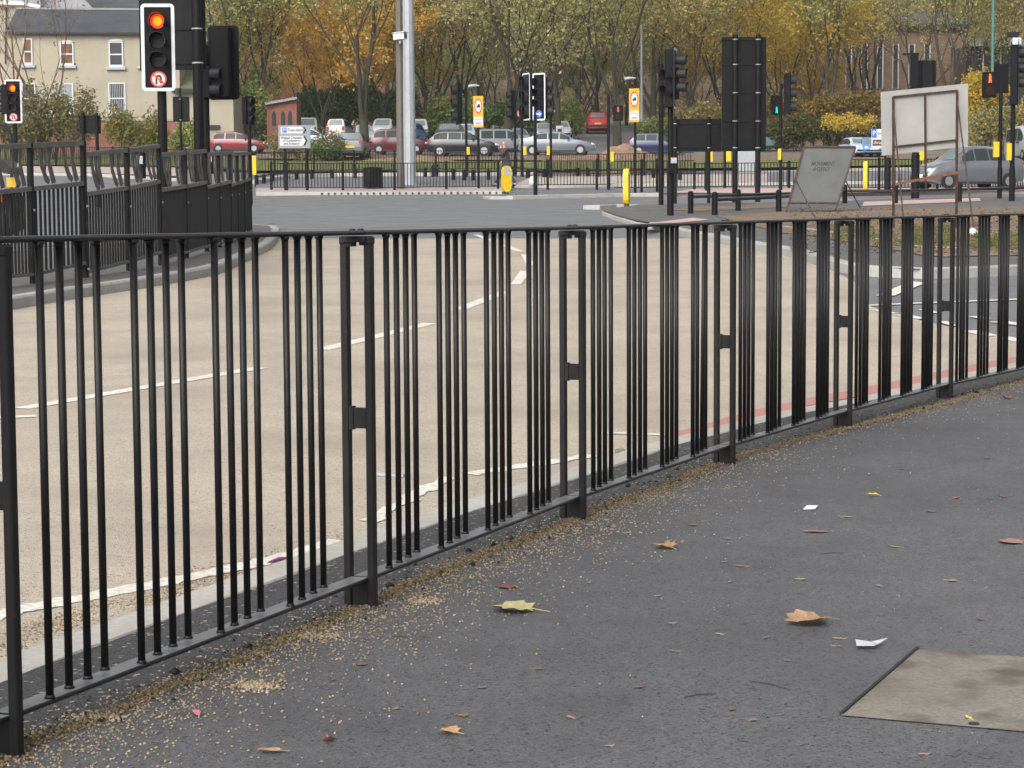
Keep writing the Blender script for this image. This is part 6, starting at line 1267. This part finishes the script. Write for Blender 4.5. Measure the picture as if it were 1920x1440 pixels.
shrub('spray of gold leaves over the dark shrub by the leaning sign', 1548, 1645, 208, 246, 125, L_go, 1700, 0.078, 50, nb=6)
shrub('yellow-leaved bush right of the white board', 1800, 1885, 128, 225, 128, L_go, 8775, 0.086, 51, nb=5)
shrub('green and orange bush at the right edge behind the signals', 1812, 1990, 190, 275, 124, L_mix, 10125, 0.086, 52, nb=6)
shrub('dark green thicket left of the outbuilding', 438, 505, 140, 250, 142, L_mg, 6750, 0.107, 53, nb=4)
# far wood on the slope behind everything: one mass
rg = np.random.default_rng(77); n = 90000; nc = 700; clump = rg.integers(0, nc, n); cx_ = rg.uniform(-.29, .29, nc); cy_ = rg.uniform(207, 250, nc); ch_ = rg.uniform(-1, 15, nc); cr_ = rg.uniform(1.6, 4.0, nc)
u = rg.normal(size=(n, 3)); u /= np.linalg.norm(u, axis=1)[:, None]; rad = rg.uniform(.15, 1.1, n) ** .6
px_ = cx_[clump] * cy_[clump] + u[:, 0] * rad * cr_[clump]; py_ = cy_[clump] + u[:, 1] * rad * cr_[clump]; pz_ = np.array([plane(v) for v in cy_])[clump] + ch_[clump] + u[:, 2] * rad * cr_[clump] * 1.25
wd_ = bpy.data.objects.new('far_wood', leaf_mesh('far_wood', np.stack([px_, py_, pz_], 1), .19, L_far, rg)); COL.objects.link(wd_); wd_['kind'] = 'stuff'; wd_['label'] = 'brown and olive wood on the slope behind the buildings'
# rough grass tufts on the verge and the island
def tufts(name, spots, mt, size, seed, label):
    rg = np.random.default_rng(seed); cs = []
    for (x0, y0, x1, y1, n) in spots:
        for i in range(n):
            px, py = rg.uniform(x0, x1), rg.uniform(y0, y1); p = G(px, py, lambda x, y: T(x, y) + .13); cs.append((p.x, p.y, p.z + rg.uniform(0, size)))
    o = bpy.data.objects.new(name, leaf_mesh(name, np.array(cs), size, mt, rg, asp=.14)); COL.objects.link(o); o['kind'] = 'stuff'; o['label'] = label
L_gr = leafmat('grass_blades', [(0.075, 0.10, 0.022), (0.115, 0.145, 0.035), (0.16, 0.18, 0.05), (0.19, 0.15, 0.07)])
tufts('verge_grass', [(480, 303, 1100, 320, 1100), (0, 290, 340, 306, 350), (1380, 298, 1900, 312, 500)], L_gr, .09, 61, 'rough grass along the far verge')
tufts('island_grass', [(1560, 425, 1640, 450, 600), (1690, 425, 1790, 462, 1500), (1810, 440, 1920, 470, 1000), (1640, 440, 1720, 462, 400)], L_gr, .045, 62, 'patchy grass on the right island')
# earth clods and stones on the island
rg = np.random.default_rng(63); cs = []
for i in range(1700): p = G(rg.uniform(1480, 1990), rg.uniform(390, 476), lambda x, y: T(x, y) + .13); cs.append((p.x, p.y, p.z))
def chips(name, cen, size, mt, rg, label):
    """small angular stones: squashed octahedra"""
    cen = np.asarray(cen, float); n = len(cen); s = size * rg.uniform(.5, 1.5, n); base = np.array([(1, 0, 0), (0, 1, 0), (-1, 0, 0), (0, -1, 0), (0, 0, .7), (0, 0, -.5)], float); ang = rg.uniform(0, 6.28, n); st = rg.uniform(.55, 1, (n, 1))
    b = base[None] * np.array([1, 1, 1]); b = np.repeat(b, n, 0); b[:, :, 1] *= st; b += rg.normal(size=b.shape) * .12; ca, sa = np.cos(ang)[:, None], np.sin(ang)[:, None]
    x = b[:, :, 0] * ca - b[:, :, 1] * sa; y = b[:, :, 0] * sa + b[:, :, 1] * ca; v = np.stack([x, y, b[:, :, 2]], 2) * s[:, None, None] + cen[:, None, :]; v[:, :, 2] += (s * .4)[:, None]
    f0 = np.array([(0, 1, 4), (1, 2, 4), (2, 3, 4), (3, 0, 4), (1, 0, 5), (2, 1, 5), (3, 2, 5), (0, 3, 5)]); f = (f0[None] + (np.arange(n) * 6)[:, None, None]).reshape(-1, 3); m = len(f)
    me = bpy.data.meshes.new(name); me.vertices.add(6 * n); me.loops.add(3 * m); me.polygons.add(m); me.vertices.foreach_set('co', v.reshape(-1).astype(np.float32)); me.loops.foreach_set('vertex_index', f.reshape(-1).astype(np.int32)); me.polygons.foreach_set('loop_start', np.arange(0, 3 * m, 3, dtype=np.int32)); me.polygons.foreach_set('loop_total', np.full(m, 3, dtype=np.int32)); me.materials.append(mt); me.update(calc_edges=True)
    o = bpy.data.objects.new(name, me); COL.objects.link(o); o['kind'] = 'stuff'; o['label'] = label; return o
chips('earth_clods', cs, .020, leafmat('clod_colours', [(.12, .086, .06), (.17, .125, .09), (.22, .165, .12), (.30, .25, .19)]), rg, 'clods and stones on the bare earth of the right island')
# ------------------------------------------------------------------ grit, leaves and litter on the near footway
DL = [(-60, 1455), (53, 1393), (200, 1337), (307, 1290), (433, 1243), (560, 1187), (633, 1158), (710, 1123), (827, 1070), (927, 1030), (1027, 997), (1120, 955), (1240, 915), (1350, 866), (1481, 830), (1612, 796), (1762, 759), (1912, 717), (2000, 698)]
dl = [solve(px, py, foot) for px, py in DL]; dlx = np.array([(p.x, p.y) for p in dl]); seg = np.r_[0, np.cumsum(np.linalg.norm(np.diff(dlx, axis=0), axis=1))]
def along(s): return np.stack([np.interp(s, seg, dlx[:, 0]), np.interp(s, seg, dlx[:, 1])], 1)
def fz(P): return np.array([foot(x, y) for x, y in P])
def scatter(n, off, rg, dens=None):
    s = rg.uniform(0, seg[-1], n) if dens is None else np.interp(rg.uniform(0, 1, n), np.linspace(0, 1, len(dens)), np.array(dens) * seg[-1]); P = along(s); Q = along(np.minimum(s + .05, seg[-1])); d = Q - P; L = np.linalg.norm(d, axis=1)[:, None] + 1e-9; d = d / L; nrm = np.stack([d[:, 1], -d[:, 0]], 1); P = P + nrm * off[:, None] + d * rg.normal(size=(n, 1)) * .03; return np.c_[P, fz(P)]
edge = [(p.x, p.y) for p in KERBN[2:-1]] + [(p.x, p.y) for p in dl[::-1]]
sheet('footway_edge_strip', edge, .0022, M_edge, .5, h=foot, px=False)
rg = np.random.default_rng(90)
wob = lambda n: rg.normal(size=n) * .022
chips('dirt_line', scatter(9500, wob(9500) + 0.0, rg, [0, .12, .24, .36, .48, .60, .72, .84, 1]), .0048, L_gd, rg, 'line of brown grit washed along the foot of the fence')
n = 9000; off = rg.exponential(.135, n) * rg.choice([1, 1, 1, 1, -.45], n)
chips('loose_grit', scatter(n, off, rg, [0, .06, .12, .18, .25, .32, .41, .55, 1]), .0036, L_gv, rg, 'loose buff grit scattered over the footway by the fence')
n = 700; cl = np.concatenate([rg.normal(size=(260, 2)) * [22, 5] + [485, 1288], rg.normal(size=(160, 2)) * [18, 4] + [800, 1128], rg.normal(size=(130, 2)) * [26, 5] + [590, 1195], rg.normal(size=(150, 2)) * [30, 6] + [180, 1345]])
chips('grit_heaps', [tuple(solve(a, b, foot)) for a, b in cl], .0050, L_gv, rg, 'thicker patches of buff grit on the footway')
n = 1100; chips('dark_chips', scatter(n, rg.normal(size=n) * .07 - .05, rg), .0052, L_gk, rg, 'dark asphalt crumbs under the bottom rail')
chips('dark_lumps', scatter(46, rg.normal(size=46) * .04 - .05, rg), .012, L_gk, rg, 'lumps of asphalt under the fence')
n = 900; xx = rg.uniform(-.8, 3.5, n); yy = rg.uniform(2.9, 11, n); chips('stray_grit', np.c_[xx, yy, fz(np.c_[xx, yy])], .0022, L_gv, rg, 'stray grains on the footway')
# buff grit spilt along the road edge between the white line and the kerb
cs = []
for i in range(3200): t = rg.uniform(0, 660); yl = np.interp(t, [0, 200, 400, 660], [1215, 1140, 1090, 1020]); p = solve(t, yl + rg.normal() * 12, T, 4.2); cs.append((p.x, p.y, p.z + .005))
chips('road_grit', cs, .0038, L_gr2, rg, 'grit lying in the road channel by the kerb')
def leafthing(name, label, px, py, wpx, hpx, col, shape='maple', group=None, curl=.02, rot=None, cat='leaf', asp=None):
    p = solve(px, py, foot); s = wpx * p.y / FPX / 2; rr_ = random.Random(int(px * 7 + py)); a0 = rr_.uniform(0, 6.28) if rot is None else rot
    if shape == 'maple': pf = [(0, -.85), (.30, -.70), (.70, -.68), (.66, -.34), (1.0, -.02), (.74, .18), (.66, .58), (.36, .58), (0, 1.0), (-.36, .60), (-.62, .60), (-.72, .20), (-1.0, .05), (-.66, -.30), (-.72, -.62), (-.28, -.68)]
    else: pf = [(math.sin(t) * .45 * (1 + .2 * math.sin(3 * t)), -math.cos(t)) for t in [6.283 * i / 14 for i in range(14)]]
    vs_ = [Vector((0, 0, .12 * curl + .002))]; n_ = len(pf)
    for f in (.55, 1.0):
        for x, y in pf: d_ = math.hypot(x, y) * f; vs_.append(Vector((x * s * f, y * s * f, curl * (abs(x) * f * .8 + .35 * f * f * rr_.random() + .25 * max(0, y) * f) + .002)))
    M_ = Matrix.Rotation(a0, 3, 'Z'); m_ = MB(); pv = [p + M_ @ v for v in vs_]
    fs_ = [(0, 1 + i, 1 + (i + 1) % n_) for i in range(n_)] + [(1 + i, 1 + n_ + i, 1 + n_ + (i + 1) % n_, 1 + (i + 1) % n_) for i in range(n_)]
    m_.add(pv, fs_); st0 = p + M_ @ Vector((0, -s * .8, curl * .6)); m_.tube([p + M_ @ Vector((0, -s * .4, curl * .3)), st0, p + M_ @ Vector((.15 * s, -s * 1.5, .004))], [.0015, .0018, .0012], 4)
    m = mat('leaf_%s' % '_'.join(str(int(c * 100)) for c in col), col, .6, n1=(40, tuple(c * .7 for c in col), .4, .7), n2=(140, tuple(c * .6 for c in col), .55, .8))
    return solo(name, m_, m, label, cat, group)
leafthing('fallen_leaf', 'large yellow-green leaf lying in the middle of the footway', 962, 1146, 96, 24, (.41, .355, .175), curl=.020, rot=1.2)
leafthing('fallen_leaf', 'curled orange-brown leaf right of the third fence post', 1246, 1028, 50, 12, (.36, .22, .10), curl=.020, rot=.5)
leafthing('fallen_leaf', 'wide tan leaf on its edge near the concrete cover', 1513, 1170, 98, 18, (.36, .225, .13), curl=.026, rot=1.9)
leafthing('fallen_leaf', 'pale brown leaf at the bottom middle of the footway', 843, 1375, 46, 16, (.42, .26, .14), curl=.010, rot=.9)
leafthing('fallen_leaf', 'thin tan leaf near the bottom, between post and bottom middle leaf', 506, 1412, 50, 12, (.33, .20, .12), 'oval', curl=.012, rot=1.5)
leafthing('fallen_leaf', 'dull red leaf scrap above the yellow-green leaf', 950, 1102, 42, 9, (.20, .085, .06), curl=.006, rot=.4)
leafthing('fallen_leaf', 'small bright yellow leaf in the far right of the footway', 1634, 931, 24, 8, (.55, .40, .08), 'oval', curl=.020, rot=1.3)
leafthing('fallen_leaf', 'small yellow leaf at the lower edge of the concrete cover', 1815, 1350, 20, 9, (.62, .52, .16), 'oval', curl=.010, rot=.4)
leafthing('fallen_leaf', 'reddish flat leaf under the white paper scrap', 1528, 998, 48, 8, (.30, .17, .12), 'oval', curl=.006, rot=1.5)
leafthing('fallen_leaf', 'reddish leaf scrap at the right edge of the footway', 1895, 1018, 56, 12, (.30, .17, .13), curl=.008, rot=.8)
leafthing('fallen_leaf', 'dry brown leaf at the foot of the farthest fence post on the right', 1888, 748, 24, 8, (.20, .10, .06), curl=.02, rot=.3)
leafthing('fallen_leaf', 'small dark brown leaf curled near the bottom left', 616, 1393, 26, 8, (.17, .085, .05), curl=.016, rot=2.2)
rs = random.Random(5); tones = [(.30, .24, .15), (.22, .16, .11), (.34, .28, .16), (.19, .115, .08), (.26, .20, .16)]
sm = [(1362, 1011), (1400, 1005), (1369, 1092), (1330, 899), (1460, 911), (1491, 920), (1560, 940), (1795, 934), (1880, 932), (1590, 970), (1258, 1170), (1350, 1190), (1440, 1196), (1568, 1198), (1570, 1213), (1260, 1222), (1498, 1087), (1785, 1090), (1675, 1026), (1360, 1055), (1390, 1062), (1235, 1118), (867, 1342), (622, 1275), (678, 1247), (1072, 1346), (1650, 1099), (1755, 1160), (1835, 1162), (1370, 1332), (1325, 1352), (1410, 1352), (1650, 1410), (1730, 1416), (1580, 815), (1390, 905), (1120, 1040), (1040, 1020), (1180, 1000), (1300, 985), (1500, 870), (1690, 880), (1745, 960), (1850, 860), (740, 1330), (905, 1290), (1010, 1255), (1480, 1240), (1200, 1290), (1140, 1400)]
for i, (px, py) in enumerate(sm): leafthing('leaf_scrap', 'small dry leaf scrap lying flat on the dark footway', px + rs.uniform(-3, 3), py, rs.uniform(12, 26), 4, rs.choice(tones), rs.choice(('oval', 'oval', 'maple')), 'small leaf scraps on the footway', curl=rs.uniform(.0008, .0028))
def scrap(name, label, pts, mt, cat, lift=.004, wob_=.006):
    P = [solve(px, py, foot) for px, py in pts]; m_ = MB(); c = sum(P, Vector()) / len(P); rr_ = random.Random(len(label)); V_ = [q + UP * (lift + rr_.uniform(0, wob_)) for q in P]; n_ = len(V_)
    m_.add([c + UP * (lift + wob_ * .8)] + V_ + [q - UP * .0015 for q in V_], [(0, 1 + i, 1 + (i + 1) % n_) for i in range(n_)] + [(1 + i, 1 + n_ + i, 1 + n_ + (i + 1) % n_, 1 + (i + 1) % n_) for i in range(n_)]); return solo(name, m_, mt, label, cat)
M_paper = mat('white_paper', (.72, .70, .74), .7); M_film = mat('clear_film', (.50, .52, .54), .15); M_pink = mat('pink_wrapper', (.62, .16, .26), .5); M_purp = mat('purple_wrapper', (.28, .07, .24), .5)
scrap('paper_scrap', 'small white folded paper on the footway', [(1506, 957), (1513, 950), (1534, 950), (1528, 957)], M_paper, 'litter')
scrap('plastic_film', 'crumpled clear plastic film beside the concrete cover', [(1606, 1218), (1604, 1209), (1622, 1211), (1645, 1212), (1664, 1207), (1648, 1214), (1640, 1219)], M_film, 'litter', wob_=.012)
scrap('wrapper', 'small pink wrapper in the grit near the first post', [(360, 1338), (366, 1335), (377, 1342), (374, 1347), (365, 1344)], M_pink, 'litter', wob_=.010)
p = solve(520, 1058, T, 4.2); m_ = MB(); a, b = solve(503, 1061, T, 4.2), solve(543, 1051, T, 4.2); m_.tube([a + UP * .012, (a + b) / 2 + UP * .016, b + UP * .010], [.003, .006, .003], 6); solo('wrapper', m_, M_purp, 'purple wrapper lying on the near kerb behind the first panel', 'litter')
scrap('paper_scrap', 'white paper scrap at the foot of the white board on the island', [(1816, 442), (1820, 436), (1832, 437), (1830, 444)], M_paper, 'litter') if False else None
q = place(1823, 441); m_ = MB(); m_.sphere(q + UP * .05, .08, 14, 9, (1, .8, .8)); m_.v = [(x + random.uniform(-.012, .012), y, z + random.uniform(-.012, .012)) for x, y, z in m_.v]; solo('plastic_bag', m_, M_paper, 'crumpled white bag at the foot of the white board stay', 'litter')
q = place(998, 347); m_ = MB(); m_.sphere(q + UP * .17, .15, 14, 9, (.8, .7, 1.25)); m_.v = [(x + random.uniform(-.02, .02), y, z + random.uniform(-.02, .02)) for x, y, z in m_.v]; solo('plastic_bag', m_, M_paper, 'white bag on the far footway right of the yellow bollard', 'litter')
q = solve(736, 897, T, 4.2); m_ = MB(); a, b = solve(702, 894, T, 4.2), solve(757, 898, T, 4.2); m_.beam(a + UP * .015, b + UP * .015, .035, .012); solo('wood_scrap', m_, M_lgrey, 'grey flat strip lying on the buff road by the second post', 'litter')
q = solve(1163, 860, T, 4.2); m_ = MB(); m_.bevbox(q + UP * .03, (.05, .04, .035), .01); solo('stone', m_, mat('grey_green_stone', (.13, .14, .11), .8), 'small square grey stone on the near kerb', 'stone')
for lab, a, b in (('long thin twig near the concrete cover', (1405, 1278), (1480, 1294)), ('short dark twig left of the long one', (1283, 1309), (1342, 1302)), ('dark stalk by the white film', (1540, 1040), (1585, 1038)), ('brown twig among the grit near the second post', (735, 1195), (765, 1197))):
    A, B = solve(*a, foot), solve(*b, foot); m_ = MB(); m_.tube([A + UP * .002, (A + B) / 2 + UP * .004 + Vector((0, .006, 0)), B + UP * .002], [.0010, .0014, .0008], 5); solo('twig', m_, M_barkd, lab, 'twig')
# concrete cover let into the footway
cv = [(1721, 1217), (1925, 1232), (2030, 1240), (2030, 1378), (1920, 1371), (1577, 1341)]
o = sheet('concrete_cover_top', cv, .003, M_slab, .3, h=foot); o.name = 'concrete_cover'; del o['kind']; tag(o, 'worn square concrete cover let into the footway at the right', 'cover')
m_ = MB(); A, B = solve(1577, 1342, foot), solve(1721, 1217, foot); m_.beam(A + UP * .001, B + UP * .001, .007, .012); gp = m_.build('joint_gap', M_soff); gp.parent = o
q = solve(1826, 1360, foot); m_ = MB(); m_.cyl(q + UP * .0035, q + UP * .005, .012, .012, 14); h_ = m_.build('lifting_hole', M_soff); h_.parent = o

# ------------------------------------------------------------------ damp November air
m_ = MB(); m_.box((0, 160, 33), (360, 360, 72)); hz_ = m_.build('haze', None); hz_['kind'] = 'stuff'; hz_['label'] = 'thin damp air'
hm = bpy.data.materials.new('thin_haze'); hm.use_nodes = True; hm.node_tree.nodes.clear(); pv_ = hm.node_tree.nodes.new('ShaderNodeVolumePrincipled'); pv_.inputs['Density'].default_value = .0003; pv_.inputs['Color'].default_value = (.93, .95, 1, 1); pv_.inputs['Anisotropy'].default_value = .2
ho = hm.node_tree.nodes.new('ShaderNodeOutputMaterial'); hm.node_tree.links.new(pv_.outputs[0], ho.inputs['Volume']); hz_.data.materials.clear(); hz_.data.materials.append(hm)
